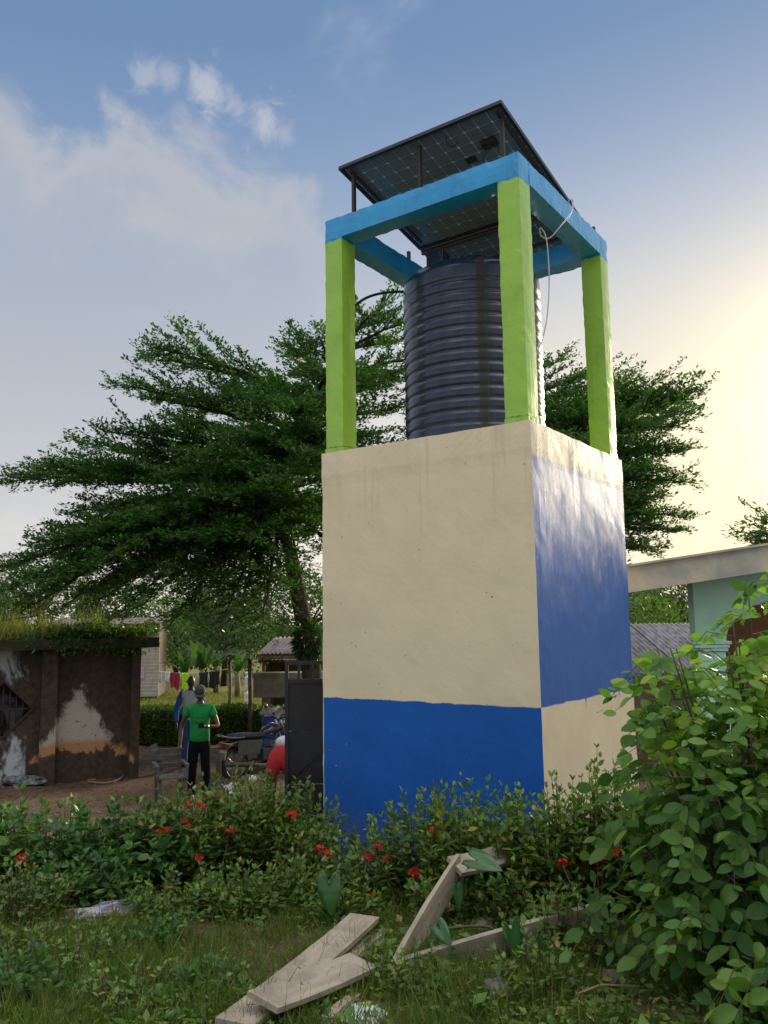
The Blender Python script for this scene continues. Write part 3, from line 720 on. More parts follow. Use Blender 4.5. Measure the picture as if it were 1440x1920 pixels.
# clothes line
YL = 27.0
A_, B_ = at(292, 1258, YL), at(432, 1254, YL)
tag(MB().tube([A_.lerp(B_, u) - Vector((0, 0, .10*math.sin(math.pi*u))) for u in np.linspace(0, 1, 15)], .008, 5).build('clothes_line', WHT), 'thin line strung across the lawn carrying washing', 'clothes line')
def garment(px0, px1, h, colr, label, name='hanging_garment'):
    u0, u1 = (px0-292)/140, (px1-292)/140
    a, b = A_.lerp(B_, u0), A_.lerp(B_, u1)
    a.z -= .10*math.sin(math.pi*u0); b.z -= .10*math.sin(math.pi*u1)
    nx_, nz_ = 10, 8; vs = []
    for side in (0, 1):
        for j in range(nz_+1):
            for i in range(nx_+1):
                u, v = i/nx_, j/nz_
                q = a.lerp(b, u); wv = .030*math.sin(u*11+v*2+px0)*(.3+v)+.02*math.sin(u*23+px0)
                sh = (u-.5)*(-.12*v+.10*math.sin(v*5+px0))
                q = q + Vector((sh*(b.x-a.x), wv + (.012+.03*v if side else -.012-.03*v), -h*v*(1-.10*math.sin(u*6+px0)) + .008))
                vs.append(q)
    k = (nx_+1)*(nz_+1); fs = []
    for s_ in (0, 1):
        for j in range(nz_):
            for i in range(nx_):
                q = s_*k+j*(nx_+1)+i; fs.append((q, q+1, q+nx_+2, q+nx_+1))
    fs += [(i, k+i, k+i+1, i+1) for i in range(nx_)]
    c0 = (a+b)/2
    o = MB().add([v-c0 for v in vs], fs, 0, True).build(name, simple(label[:20], colr, .9), None, c0)
    tag(o, label, 'garment', 'washing on the clothes line')
garment(298, 306, .34, (.55, .62, .55), 'pale green garment at the left end of the clothes line')
garment(309, 319, .30, (.68, .68, .72), 'small white garment hanging next to the maroon one')
garment(320, 337, .50, (.30, .02, .04), 'maroon garment hanging on the clothes line')
garment(341, 353, .52, (.42, .85, .02), 'bright lime yellow shirt hanging on the clothes line')
garment(357, 369, .32, (.56, .46, .38), 'beige cloth hanging beside the lime yellow shirt')
garment(373, 390, .55, (.018, .02, .032), 'dark navy garment hanging right of the beige cloth')
garment(392, 412, .50, (.012, .012, .016), 'black garment at the right end of the clothes line')

# ------------------------------------------------------------------ vegetation
BARK = simple('grey_brown_bark', (.085, .066, .050), .95, (.045, .036, .028), 8, .2, bmp=.7, bscale=18, bdist=.02)
BARKD = simple('dark_bark', (.045, .034, .026), .95, (.028, .022, .018), 8, .2, bmp=.7, bscale=18, bdist=.02)
STEM = simple('green_brown_stem', (.085, .090, .035), .8, (.08, .055, .03), 12)
LF_TREE = leafmat('tiered_tree_leaf', [(.022, .065, .018), (.040, .11, .024), (.075, .16, .032)], .40, .42, .4)
LF_FAR = leafmat('far_foliage', [(.035, .070, .028), (.055, .10, .035), (.085, .135, .045)], .3, .6)
LF_BRT = leafmat('bright_foliage', [(.05, .11, .02), (.09, .17, .03), (.14, .22, .04)], .35, .5)  # lighter, yellower leaf tones
LF_HEDGE = leafmat('ixora_leaf', [(.062, .125, .024), (.11, .215, .036), (.20, .31, .05), (.36, .26, .06)], .3, .40, .4, pos=[0, .5, .9, 1])
LF_BROAD = leafmat('broad_leaf', [(.038, .10, .032), (.058, .15, .040), (.11, .24, .045), (.20, .36, .05)], .3, .42, .4, pos=[0, .55, .9, 1])
LF_SHRUB = leafmat('leaflet_old', [(.045, .12, .030), (.075, .18, .036), (.14, .25, .045)], .35, .50, .25)
LF_YOUNG = leafmat('leaflet_young', [(.095, .23, .035), (.15, .31, .045), (.26, .36, .055)], .42, .40, .4)
GRASS = leafmat('grass_blade', [(.065, .12, .022), (.10, .175, .030), (.17, .215, .04), (.32, .25, .11)], .3, .6, .2, pos=[0, .45, .85, 1])
GRASSD = leafmat('tall_roof_grass', [(.11, .15, .035), (.18, .21, .05), (.30, .25, .09)], .35, .6, .2)
LAWN = leafmat('lawn_blade', [(.10, .135, .03), (.16, .18, .045), (.24, .20, .07)], .35, .7, .2)
RED = leafmat('red_petal', [(.42, .012, .014), (.62, .03, .03), (.70, .10, .06)], .25, .5, .3, tcol=(1.2, .6, .6))

def bez(S, T, bulge, n):
    S, T = np.array(S), np.array(T); u = np.linspace(0, 1, n)[:, None]
    L = np.linalg.norm(T-S)
    return S + (T-S)*u + UP*bulge*L*np.sin(np.pi*u**.75)

def tiered_tree(base, trunk, limbs, label, fork, seed, nleaf=6, parent_name='spreading_tree', leaf=LF_TREE, dens=1.0):
    """tree with near-horizontal feathery limbs; every limb carries flat sprays of twigs with leaf rosettes"""
    r = np.random.default_rng(seed)
    e = empty(parent_name, base, 0, label, 'tree')
    B = np.array(base)
    tk = MB().tube([Vector(np.array(p)-B) for p, _ in trunk], [q for _, q in trunk], 14).build('trunk', BARK, e)
    wood = MB(); P, Dr, Lf = [], [], []
    for li, (S, T, bl) in enumerate(limbs):
        L = np.linalg.norm(np.array(T)-np.array(S)); n = max(8, int(L/.16))
        pts = bez(S, T, bl, n) + r.normal(0, .02, (n, 3))*np.linspace(0, 1, n)[:, None]
        rad = np.linspace(.028+.011*L, .006, n)
        wood.tube([Vector(p-B) for p in pts], rad, 6)
        step = .115/dens; k = int(L*.86/step)
        for i in range(k):
            u = .14 + .86*(i+r.random())/k
            j = min(int(u*(n-1)), n-2); fr = u*(n-1)-j
            p = pts[j]*(1-fr)+pts[j+1]*fr; d = pts[j+1]-pts[j]; d /= np.linalg.norm(d)
            side = np.cross(d, UP); side /= np.linalg.norm(side)+1e-9
            s = (1 if i % 2 else -1)
            ln = (.26 + 1.25*min(1.0, (1.04-u)*2.0)*min(1, .45+u))*r.uniform(.6, 1.2)*min(1.0, .55+L/8)
            dd = d*.62 + s*side*r.uniform(.45, 1.0) + UP*r.normal(.04, .11); dd /= np.linalg.norm(dd)
            m = max(2, int(ln/.085))
            q = p + dd*(np.linspace(.12, 1, m)[:, None]*ln) + UP*(np.linspace(0, 1, m)[:, None]**2*ln*r.normal(.02, .08))
            if ln > .3: wood.tube([Vector(p-B), Vector(q[m//2]-B), Vector(q[-1]-B)], [.009, .006, .003], 3, cap=False)
            P.append(q); Dr.append(np.tile(dd, (m, 1)))
        P.append(pts[-6:]); Dr.append(np.tile((pts[-1]-pts[-2])/np.linalg.norm(pts[-1]-pts[-2]), (6, 1)))
    wood.build('limbs', BARKD, e)
    P = np.repeat(np.concatenate(P), nleaf, 0); Dr = np.repeat(np.concatenate(Dr), nleaf, 0); n = len(P)
    rv = r.normal(size=(n, 3)); rv[:, 2] = np.abs(rv[:, 2])*.55
    d = Dr*.55 + rv*.75
    up = UP + r.normal(0, .45, (n, 3))
    L = r.uniform(.065, .115, n); W = L*r.uniform(.42, .55, n)
    scatter('crown', P-B + r.normal(0, 1, (n, 3))*[.03, .03, .035], d, up, L, W, leaf, OBOV, e)
    return e

# --- left spreading tree
T1Y = 17.0
rt = random.Random(4)
def lim(px, py, dy, T0, up0, bl, Yc=T1Y):
    T = at(px, py, Yc+dy); S = T0 + Vector((0, 0, up0)); return (tuple(S), tuple(T), bl)
fork = at(533, 985, T1Y)
b1 = at(592, 1250, T1Y); b1 = Vector((b1.x+.25, T1Y, -.6))
trunk1 = [(tuple(b1+Vector((0, 0, -.1))), .30), (tuple(at(590, 1330, T1Y)), .22), (tuple(at(583, 1240, T1Y)), .20), (tuple(at(568, 1160, T1Y)), .175), (tuple(at(552, 1075, T1Y)), .155), (tuple(fork), .15), (tuple(at(540, 900, T1Y)), .12), (tuple(at(575, 790, T1Y)), .09), (tuple(at(640, 660, T1Y+.2)), .05), (tuple(at(690, 590, T1Y+.3)), .02)]
def ax1(py):
    ys_ = [985, 900, 790, 660, 590]; xs_ = [533, 540, 575, 640, 690]
    x = np.interp(-py, [-y for y in ys_], xs_); return at(x, py, T1Y+.1)
L1 = []
for px, py, dy, sp in [(262, 668, 0, 850), (205, 718, -.4, 880), (262, 745, .8, 900), (270, 800, -.8, 920), (128, 826, .3, 930), (190, 806, -.6, 920), (5, 897, .2, 960),
        (-10, 905, -.2, 960), (60, 880, .9, 950), (98, 992, -.8, 975), (135, 960, .9, 970), (-20, 1078, -.4, 985), (0, 1110, -1.4, 985), (30, 1060, .6, 985),
        (110, 1140, -1.8, 985), (200, 1170, -2.0, 985), (310, 1185, -2.4, 985), (405, 1185, -2.2, 985), (330, 1110, -1.0, 985), (230, 1090, -2.6, 985),
        (350, 738, -1.4, 860), (410, 728, .6, 820), (455, 730, -2.2, 880), (485, 722, -.8, 800), (545, 660, .2, 760), (590, 650, -.8, 740), (500, 726, 1.3, 820),
        (640, 615, 1.0, 700), (735, 565, .3, 640), (700, 585, -.7, 650), (775, 600, .2, 680), (820, 660, -1.0, 720),
        (640, 700, -2.6, 800), (560, 760, -3.2, 860), (470, 820, -3.4, 900), (380, 850, -3.0, 920), (300, 890, -2.4, 940), (420, 930, -3.4, 950), (280, 960, -2.6, 960),
        (520, 880, -3.8, 920), (600, 850, -3.6, 900), (680, 820, -3.0, 860), (340, 1010, -3.2, 975), (460, 1010, -3.6, 975), (210, 1020, -1.6, 975),
        (430, 870, 2.4, 930), (330, 800, 2.6, 900), (550, 720, 2.8, 860), (250, 900, 2.2, 940), (620, 780, 3.2, 880), (720, 720, 2.6, 800), (700, 900, 2.4, 920), (780, 760, 1.0, 820),
        (200, 960, 2.4, 960), (420, 990, 3.0, 970), (300, 1010, 3.0, 975), (570, 940, 3.0, 950), (720, 980, 2.0, 960),
        (490, 1190, -2.6, 985), (60, 1020, -2.2, 985), (120, 1090, .4, 985), (20, 1145, -.6, 985), (150, 1150, .5, 985), (260, 1140, -.2, 985), (180, 1060, -3.0, 985), (70, 1100, -2.4, 985), (380, 1080, -3.0, 985), (300, 1060, 1.4, 985), (120, 1040, 1.8, 985), (450, 1130, -1.6, 985), (640, 1040, 2.0, 975), (600, 960, -3.2, 960)]:
    S = ax1(min(sp, max(600, py+45+abs(px-600)*.13))); T = at(px, py, T1Y+dy)
    L1.append((tuple(S), tuple(T), rt.uniform(.03, .09) if py < 1040 else rt.uniform(.08, .14)))
def fill(Ls, dup):
    out = list(Ls)
    for S, T, bl in Ls:
        for _ in range(dup if rt.random() < .55 else 0):
            k = rt.uniform(.72, .93); S_, T_ = Vector(S), Vector(T); T2 = S_.lerp(T_, k)+Vector((rt.uniform(-.35, .35), rt.choice((-1, 1))*rt.uniform(.35, .9), rt.uniform(-.30, .16)))
            out.append((S, tuple(T2), bl))
    return out
tiered_tree(b1, trunk1, fill(L1, 1), 'tall dark green tree with tiered feathery branches left of the tower', fork, 11, 6, dens=1.2)
# epiphyte clump low on its trunk
ep = at(578, 1205, T1Y-.15); n = 1500
u_ = unit(n); P_ = np.array(ep) + u_*np.array([.26, .2, .42])*rng.uniform(.5, 1, (n, 1))**.5
epo = empty('epiphyte_clump', ep, 0, 'dark fern clump growing on the leaning trunk behind the gate', 'fern')
scatter('fronds', P_-np.array(ep), u_+UP*-.6+rng.normal(0, .3, (n, 3)), UP+rng.normal(0, .5, (n, 3)), rng.uniform(.10, .2, n), rng.uniform(.02, .04, n), LF_TREE, DIAMOND, epo)
# --- right spreading tree, mostly behind the tower
T2Y = 18.0
b2 = at(960, 1250, T2Y); b2 = Vector((b2.x, T2Y, -.6))
trunk2 = [(tuple(b2+Vector((0, 0, -.1))), .26), (tuple(at(960, 1150, T2Y)), .18), (tuple(at(955, 1000, T2Y)), .14), (tuple(at(965, 850, T2Y)), .09), (tuple(at(980, 700, T2Y)), .04), (tuple(at(985, 640, T2Y)), .02)]
def ax2(py): return at(np.interp(py, [640, 700, 850, 1000], [985, 980, 965, 955]), py, T2Y)
L2 = []
for px, py, dy, sp in [(1322, 731, 0, 850), (1240, 735, -.5, 840), (1185, 722, .4, 800), (1290, 752, .7, 870), (1305, 770, -1.2, 880), (1062, 672, .2, 730), (1040, 700, -1, 760), (1110, 700, 1.0, 780),
        (1120, 760, -1.8, 840), (1200, 800, -2.0, 880), (1285, 838, .3, 900), (1280, 848, -.6, 900), (1300, 905, .2, 920), (1250, 880, -1.4, 920), (1230, 930, -1.8, 950), (1180, 880, -2.5, 930),
        (1150, 820, -2.8, 900), (1090, 780, -2.4, 850), (1060, 850, -3, 900), (1240, 905, .9, 940), (1215, 940, .5, 950), (1292, 970, .3, 990), (1240, 985, -.8, 1000), (1275, 1000, .5, 1000), (1232, 1036, 0, 1010), (1190, 1030, -.5, 1010),
        (1220, 1010, .8, 1000), (1150, 720, 2, 800), (1100, 830, 2.4, 880), (1200, 850, 2.2, 900), (1180, 950, 2, 960), (1050, 740, 2, 800), (850, 700, -1, 760), (800, 740, .8, 800), (760, 800, -1, 860), (900, 660, 0, 700), (860, 780, -2, 840), (780, 880, 1, 900), (1120, 940, -2.4, 950)]:
    L2.append((tuple(ax2(min(sp, max(640, py+40+abs(px-970)*.14)))), tuple(at(px, py, T2Y+dy)), rt.uniform(.02, .08)))
tiered_tree(b2, trunk2, fill(L2, 1), 'dark green tiered tree behind the tower, reaching out to its right', None, 12, 6, dens=1.2)
# --- tree at the right edge, only a branch tip comes into view
T3Y = 15.0
b3 = at(1640, 1300, T3Y); b3 = Vector((b3.x, T3Y, -.55))
trunk3 = [(tuple(b3), .2), (tuple(at(1640, 1150, T3Y)), .15), (tuple(at(1635, 950, T3Y)), .07), (tuple(at(1630, 900, T3Y)), .02)]
L3 = [(tuple(at(1638, 1060, T3Y)), tuple(at(px, py, T3Y+dy)), .04) for px, py, dy in ((1412, 1012, 0), (1420, 972, .2), (1425, 995, -.4), (1440, 1030, .3), (1500, 940, 0), (1560, 930, 1), (1800, 960, 0), (1750, 1000, -1))]
tiered_tree(b3, trunk3, L3, 'tree at the right edge whose branch tips show above the concrete roof', None, 13, 6, dens=1.0)

# --- leafy masses behind: each tree or bush its own object
def clump_tree(name, base, h, rx, rz, n, leaf, mat, label, cat, group=None, nc=26, trunk=True, seed=0):
    r = np.random.default_rng(seed+100)
    e = empty(name, base, 0, label, cat, group)
    cz = h-rz
    c = r.normal(size=(nc, 3)); c /= np.linalg.norm(c, axis=1, keepdims=True); c *= r.uniform(.45, .95, (nc, 1))**.6
    c = c*np.array([rx, rx, rz]) + [0, 0, cz]
    if trunk:
        tb = MB().tube([(0, 0, -.1), (.05*h*.3, 0, cz*.5), (0, 0, cz)], [.035*h, .026*h, .015*h], 8).build('trunk', BARK, e)
        lb = MB()
        for q in c[:14]: lb.tube([(0, 0, cz*.75), Vector(q)*.5+Vector((0, 0, cz*.42)), Vector(q)], [.012*h, .008*h, .003*h], 5)
        lb.build('limbs', BARK, e)
    k = r.integers(0, nc, n); cr = r.uniform(.28, .5, nc)*min(rx, rz*1.2)
    u = r.normal(size=(n, 3)); u /= np.linalg.norm(u, axis=1, keepdims=True)
    P = c[k] + u*(cr[k]*r.uniform(.35, 1, n)**.5)[:, None]*np.array([1.15, 1.15, .75])
    P[:, 2] = np.maximum(P[:, 2], .05)
    L = r.uniform(.6, 1.3, n)*leaf
    scatter('crown' if trunk else 'foliage', P, u+r.normal(0, .6, (n, 3)), UP*.8+r.normal(0, .6, (n, 3)), L, L*r.uniform(.4, .6, n), mat, DIAMOND, e)
    return e
bgs = [  # px, Y, height, rx, rz, leaf, mat, label
 (70, 48, 7.0, 3.2, 2.2, .24, LF_FAR, 'pale broad tree behind the gatehouse at the far left'),
 (-70, 42, 5.6, 2.6, 2.0, .22, LF_FAR, 'pale green tree cut by the left edge of the picture'),
 (215, 60, 6.5, 3.2, 2.2, .26, LF_FAR, 'hazy tree between the gatehouse and the spreading tree'),
 (330, 44, 4.2, 2.3, 1.7, .20, LF_BRT, 'bright green bushy tree behind the clothes line'),
 (420, 40, 4.6, 2.2, 1.9, .20, LF_FAR, 'dense mid green tree behind the pole shelter'),
 (500, 46, 6.6, 2.8, 2.6, .22, LF_FAR, 'tall rounded tree behind the timber hut'),
 (580, 50, 6.0, 2.6, 2.4, .22, LF_FAR, 'rounded tree seen just left of the tower block'),
 (395, 66, 7.5, 3.6, 2.6, .28, LF_FAR, 'far pale tree rising above the pole shelter'),
 (140, 36, 2.8, 2.0, 1.2, .18, LF_BRT, 'low bright bush behind the gatehouse roof'),
 (1205, 34, 3.6, 2.2, 1.8, .18, LF_BRT, 'bright green bush between the tower and the teal house'),
 (1275, 44, 5.4, 2.8, 2.3, .22, LF_FAR, 'dark rounded tree under the overhang of the concrete roof'),
 (1130, 46, 5.0, 2.6, 2.2, .22, LF_FAR, 'tree mostly hidden behind the right side of the tower'),
 (1480, 40, 4.0, 2.4, 1.9, .22, LF_FAR, 'tree seen through the arch of the teal house'),
]
for i, (px, Y, h, rx, rz, lf, mt, lab) in enumerate(bgs):
    q = at(px, 1200, Y)
    clump_tree('background_tree', (q.x, Y, -.6), h, rx, rz, 5200, lf, mt, lab, 'tree', 'trees beyond the yard', 34, True, i)
# far tree line that closes the horizon
n = 30000; a_ = rng.uniform(-1.05, 1.05, n); dist = rng.uniform(95, 135, n)
hgt = (4.5+3.0*np.sin(a_*9)+2.2*np.sin(a_*23+1)+1.4*np.sin(a_*51)).clip(2, 11)
P_ = np.stack([np.sin(a_)*dist, np.cos(a_)*dist, -.6+hgt*rng.uniform(0, 1, n)**.8], 1)
ln_ = rng.uniform(.7, 1.6, n)
tag(scatter('distant_wood', P_, unit(n), UP+rng.normal(0, .7, (n, 3)), ln_, ln_*.6, LF_FAR, DIAMOND), 'far line of trees closing the horizon', 'wood', kind='stuff')

# banana plants by the lawn
BAN = leafmat('banana_leaf', [(.032, .075, .022), (.045, .10, .026)], .4, .4)
def banana(px, Y, h, nl, label, seed):
    r = random.Random(seed); q = at(px, 1290, Y)
    e = empty('banana_plant', (q.x, Y, -.6), r.uniform(0, 6), label, 'banana plant', 'banana plants at the edge of the lawn')
    MB().tube([(0, 0, 0), (.02, 0, h*.3), (0, .02, h*.55)], [.13, .11, .07], 9).build('stem', simple('banana_stem', (.16, .13, .06), .8), e)
    for k in range(nl):
        az = k*2.4+r.uniform(-.3, .3); L = h*r.uniform(.6, .8); lean = r.uniform(.35, 1.0); wd = .19*h*r.uniform(.7, .9)
        m = 12; vs = []; fs = []
        for i in range(m+1):
            u = i/m; rr = L*u*math.sin(lean)*(.6+.5*u); zz = h*.52 + L*(u*math.cos(lean*.6) - .55*lean*u*u*u)
            wv = wd/2*math.sin(math.pi*min(1, .10+u*.9))**.7*(0 if u > .99 else 1) * (.12 if u < .15 else 1)
            wob = 1+.18*math.sin(i*2.1+k)
            for s in (-1, 0, 1):
                vs.append((rr*math.cos(az)-s*wv*wob*math.sin(az), rr*math.sin(az)+s*wv*wob*math.cos(az), zz - abs(s)*wv*.45))
        for i in range(m):
            for s in (0, 1): fs.append((i*3+s, (i+1)*3+s, (i+1)*3+s+1, i*3+s+1))
        MB().add(vs, fs, 0, True).build('leaf', BAN, e)
banana(345, 33, 1.7, 6, 'bright banana plant behind the clothes line', 1)
banana(378, 30, 2.3, 7, 'tall banana plant with dry stem right of the beige cloth', 2)
banana(405, 35, 2.0, 6, 'banana plant behind the shelter poles', 3)
banana(445, 33, 1.8, 6, 'low drooping banana plant beside the white post', 4)

# clipped hedge across the yard
ha, hb2 = at(200, 1385, 20.9), at(640, 1380, 20.6)
n = 26000; u_ = rng.random(n); q = np.array(ha)[None]*(1-u_[:, None])+np.array(hb2)[None]*u_[:, None]
face = rng.random(n); hh = .78
yy = np.where(face < .55, -.38+rng.normal(0, .05, n), rng.uniform(-.4, .4, n)); zz = np.where(face < .55, rng.uniform(0, hh, n), hh+rng.normal(0, .035, n))
P_ = np.stack([q[:, 0], q[:, 1]+yy, -.6+zz+.04*np.sin(q[:, 0]*3)], 1)
L_ = rng.uniform(.05, .10, n)
hd = empty('clipped_hedge', ((ha.x+hb2.x)/2, 20.75, -.6), 0, 'long low clipped hedge crossing behind the two standing people', 'hedge')
hc = np.array(hd.location)
scatter('foliage', P_-hc, unit(n)+np.array([0, -.4, .4]), UP+rng.normal(0, .7, (n, 3)), L_, L_*.5, LF_HEDGE, DIAMOND, hd)
MB().box((0, 0, .36), ((hb2-ha).length*.995, .62, .68)).build('twigs', BARKD, hd)

# grass on the gatehouse roof
def blades(name, P, h, w, mat, lean=.35, parent=None, kind=True, label=None):
    n = len(P); d = np.concatenate([rng.normal(0, lean, (n, 2)), np.ones((n, 1))], 1)
    up = np.concatenate([rng.normal(size=(n, 2)), np.zeros((n, 1))], 1)
    T = (np.array([(0, -.5, 0), (0, .5, 0), (.55, .32, .06), (.55, -.32, .06), (1, 0, .9)]), [(0, 1, 2, 3), (3, 2, 4)])
    o = scatter(name, P, d, up, h, w, mat, T, parent)
    if kind: tag(o, label, 'grass', kind='stuff')
    return o
Mg = gh.matrix_basis
n = 7000
lx = rng.uniform(-3.8, hl+.15, n); ly = rng.uniform(-.25, 2.2, n)
den = (np.sin(lx*3.1)+np.sin(lx*7.7+1)+2.3)/4.3; kp = rng.random(n) < den; lx, ly = lx[kp], ly[kp]; n = len(lx)
cg, sg = math.cos(gh_ang), math.sin(gh_ang)
P_ = np.stack([gh_base.x+cg*lx-sg*ly, gh_base.y+sg*lx+cg*ly, np.full(n, gh_base.z+HT+.17)], 1)
blades('roof_grass', P_, rng.gamma(4, .085, n).clip(.1, .75)*np.where(lx > .3, .5, 1), rng.uniform(.012, .028, n), GRASSD, .3, label='tall dry grass growing on the gatehouse roof')
n = 2600; lx = hl-.9+rng.normal(0, .55, n).clip(-2, 1.15); ly = rng.uniform(-.45, .6, n)
P_ = np.stack([gh_base.x+cg*lx-sg*ly, gh_base.y+sg*lx+cg*ly, gh_base.z+HT+.14+np.abs(rng.normal(0, .13, n))], 1)
P_[:, 2] -= np.where(ly < -.3, rng.uniform(0, .35, n), 0)
gv = empty('roof_creeper', gh_base+Vector((0, 0, HT+.2)), 0, 'dark creeper hanging over the right corner of the gatehouse roof', 'creeper')
L_ = rng.uniform(.06, .13, n)
scatter('foliage', P_-np.array(gv.location), unit(n)+np.array([0, -.3, -.2]), UP+rng.normal(0, .6, (n, 3)), L_, L_*.5, LF_TREE, DIAMOND, gv)
# lawn behind the hedge
n = 26000; yy = rng.uniform(21.6, 36, n); xx = -yy*rng.uniform(.02, .38, n)
blades('lawn_grass', np.stack([xx, yy, gz(xx, yy)], 1), rng.uniform(.07, .22, n), rng.uniform(.012, .03, n), LAWN, .4, label='sunlit lawn grass behind the clipped hedge')

# ------------------------------------------------------------------ people
def skin_mesh(name, V, E, rad, root=0, sub=2, mat=None):
    me = bpy.data.meshes.new(name); me.from_pydata([tuple(v) for v in V], E, [])
    o = bpy.data.objects.new(name, me); col.objects.link(o)
    o.modifiers.new('skin', 'SKIN'); s = o.modifiers.new('sub', 'SUBSURF'); s.levels = s.render_levels = sub
    sv = me.skin_vertices[0].data if me.skin_vertices else None
    if sv is None:
        bm = bmesh.new(); bm.from_mesh(me); bm.verts.layers.skin.verify(); bm.to_mesh(me); bm.free(); sv = me.skin_vertices[0].data
    for i, r in enumerate(rad):
        sv[i].radius = r if isinstance(r, tuple) else (r, r); sv[i].use_root = (i == root)
    dg = bpy.context.evaluated_depsgraph_get(); dg.update()
    m2 = bpy.data.meshes.new_from_object(o.evaluated_get(dg)); m2.name = name
    bpy.data.objects.remove(o); bpy.data.meshes.remove(me)
    m2.materials.clear()
    if mat: m2.materials.append(mat)
    for p in m2.polygons: p.use_smooth = True
    return m2
SKIN = simple('dark_brown_skin', (.075, .042, .028), .5, (.060, .033, .022), 12, .4)
JEANS = simple('black_trousers', (.007, .008, .010), .95, spec=.1, bmp=.5, bscale=14, bdist=.02)
def chain(V, E, rad, pts, rs, frm=None):
    last = frm
    for p, r in zip(pts, rs):
        V.append(p); rad.append(r); i = len(V)-1
        if last is not None: E.append((last, i))
        last = i
    return last
def hand(V, E, rad, w, wrist, dirv_, palm_n, curl=.5, s=1.0):
    """palm and five fingers at the end of an arm"""
    d = Vector(dirv_).normalized(); n = Vector(palm_n).normalized(); x = d.cross(n).normalized()
    wrist = Vector(wrist)
    pm = chain(V, E, rad, [tuple(wrist+d*.035*s), tuple(wrist+d*.075*s)], [(.030*s, .019*s), (.032*s, .017*s)], w)
    for k, (off, L) in enumerate(((-.027, .068), (-.009, .078), (.009, .074), (.026, .058))):
        b = wrist+d*.085*s+x*off*s
        c1 = (d*math.cos(curl*.6)+n*math.sin(curl*.6)); c2 = (d*math.cos(curl*1.5)+n*math.sin(curl*1.5))
        chain(V, E, rad, [tuple(b), tuple(b+c1*L*.5*s), tuple(b+c1*L*.5*s+c2*L*.5*s)], [.0095*s, .0085*s, .007*s], pm)
    tdir = (d*.7-x*.6+n*.4).normalized(); b = wrist+d*.03*s-x*.028*s
    chain(V, E, rad, [tuple(b+tdir*.025*s), tuple(b+tdir*.06*s)], [.011*s, .009*s], pm-1)
def head_mesh(mat):
    bm = bmesh.new(); bmesh.ops.create_uvsphere(bm, u_segments=28, v_segments=20, radius=1)
    for v in bm.verts:
        x, y, z = v.co
        w = .076*(1-.16*max(0, -z)**1.5); v.co = Vector((x*w, y*.098 - .012*max(0, -z), z*.118))
        if y < 0 and abs(x) < .9:
            g = lambda a, b, s: math.exp(-((x-a)**2+(z-b)**2)/s)
            v.co.y -= .026*g(0, -.16, .018) + .012*g(0, -.5, .03) + .010*g(0, -.85, .06) + .007*g(0, .28, .08)
            v.co.y += .011*(g(.42, .06, .02)+g(-.42, .06, .02)) + .006*g(0, -.36, .01)
    me = bm_mesh(bm, 'head', mat)
    for p in me.polygons: p.use_smooth = True
    return me
def add_head(par, loc, tilt=0, turn=0, cap=None, hair=None):
    h = link('head', head_mesh(SKIN), par, loc, (tilt, 0, turn))
    for s in (-1, 1):
        em = MB().lathe([(0, -.012), (.016, -.006), (.019, .008), (.012, .026), (0, .030)], 10).build('ear', SKIN, h, (s*.076, .008, -.002), (0, s*.25, 0))
        MB().lathe([(0, -.009), (.006, -.007), (.009, 0), (.006, .007), (0, .009)], 10).build('eye', simple('eye', (.25, .22, .20), .2), h, (s*.031, -.080, .008))
    if cap:
        m = MB(); m.lathe([(.082, -.005), (.085, .02), (.080, .065), (.060, .095), (.03, .108), (0, .111)], 24)
        m.v = [(x, y*1.16, z) for x, y, z in m.v]
        vs = [(.082*math.cos(a), -.055+.07*math.sin(a)-(.05 if r else 0), -.004-(.010 if r else 0)) for r in (0, 1) for a in np.linspace(math.pi, 2*math.pi, 12)]
        m.add(vs, [(i, i+1, 13+i, 12+i) for i in range(11)], 0, True)
        m.add([(x, y, z-.008) for x, y, z in vs], [(12+i, 13+i, i+1, i) for i in range(11)], 0, True)
        m.build('cap', cap, h, (0, .0, .018))
    return h

def shirt_mat(name, c, prnt=False, c2=None, split=None):
    m, t, p, o = newmat(name)
    v = t.node('ShaderNodeTexCoord').outputs['Object']; x, y, z = t.sep(v)
    cc = t.mix(t.ss(t.noise(v, 7, 4), .3, .7), c, tuple(q*.8 for q in c))
    if prnt:     # two faded lines of lettering across the chest
        gl = t.noise(t.vmath('MULTIPLY', v, (1, 0, .45)), 62, 2, .5)
        row = t.math('ADD', t.math('MULTIPLY', t.ss(z, 1.262, 1.266), t.ss(z, 1.292, 1.288)), t.math('MULTIPLY', t.ss(z, 1.172, 1.176), t.ss(z, 1.232, 1.228)))
        box = t.math('MULTIPLY', t.ss(t.math('ABSOLUTE', t.math('ADD', x, .0)), .115, .11), t.ss(y, -.05, -.06))
        msk = t.math('MULTIPLY', t.math('MULTIPLY', row, box), t.ss(gl, .47, .53))
        cc = t.mix(t.math('MULTIPLY', msk, .75), cc, (.004, .03, .012))
    if c2: cc = t.mix(t.ss(t.math('ABSOLUTE', t.math('ADD', x, .0)), split, split+.01), cc, c2)
    t.put(p.inputs['Base Color'], cc); p.inputs['Roughness'].default_value = .9; p.inputs['Specular IOR Level'].default_value = .2
    bump(t, p, t.noise(t.vmath('MULTIPLY', v, (1, 1, .6)), 9, 3, .6), .7, .02)
    return m

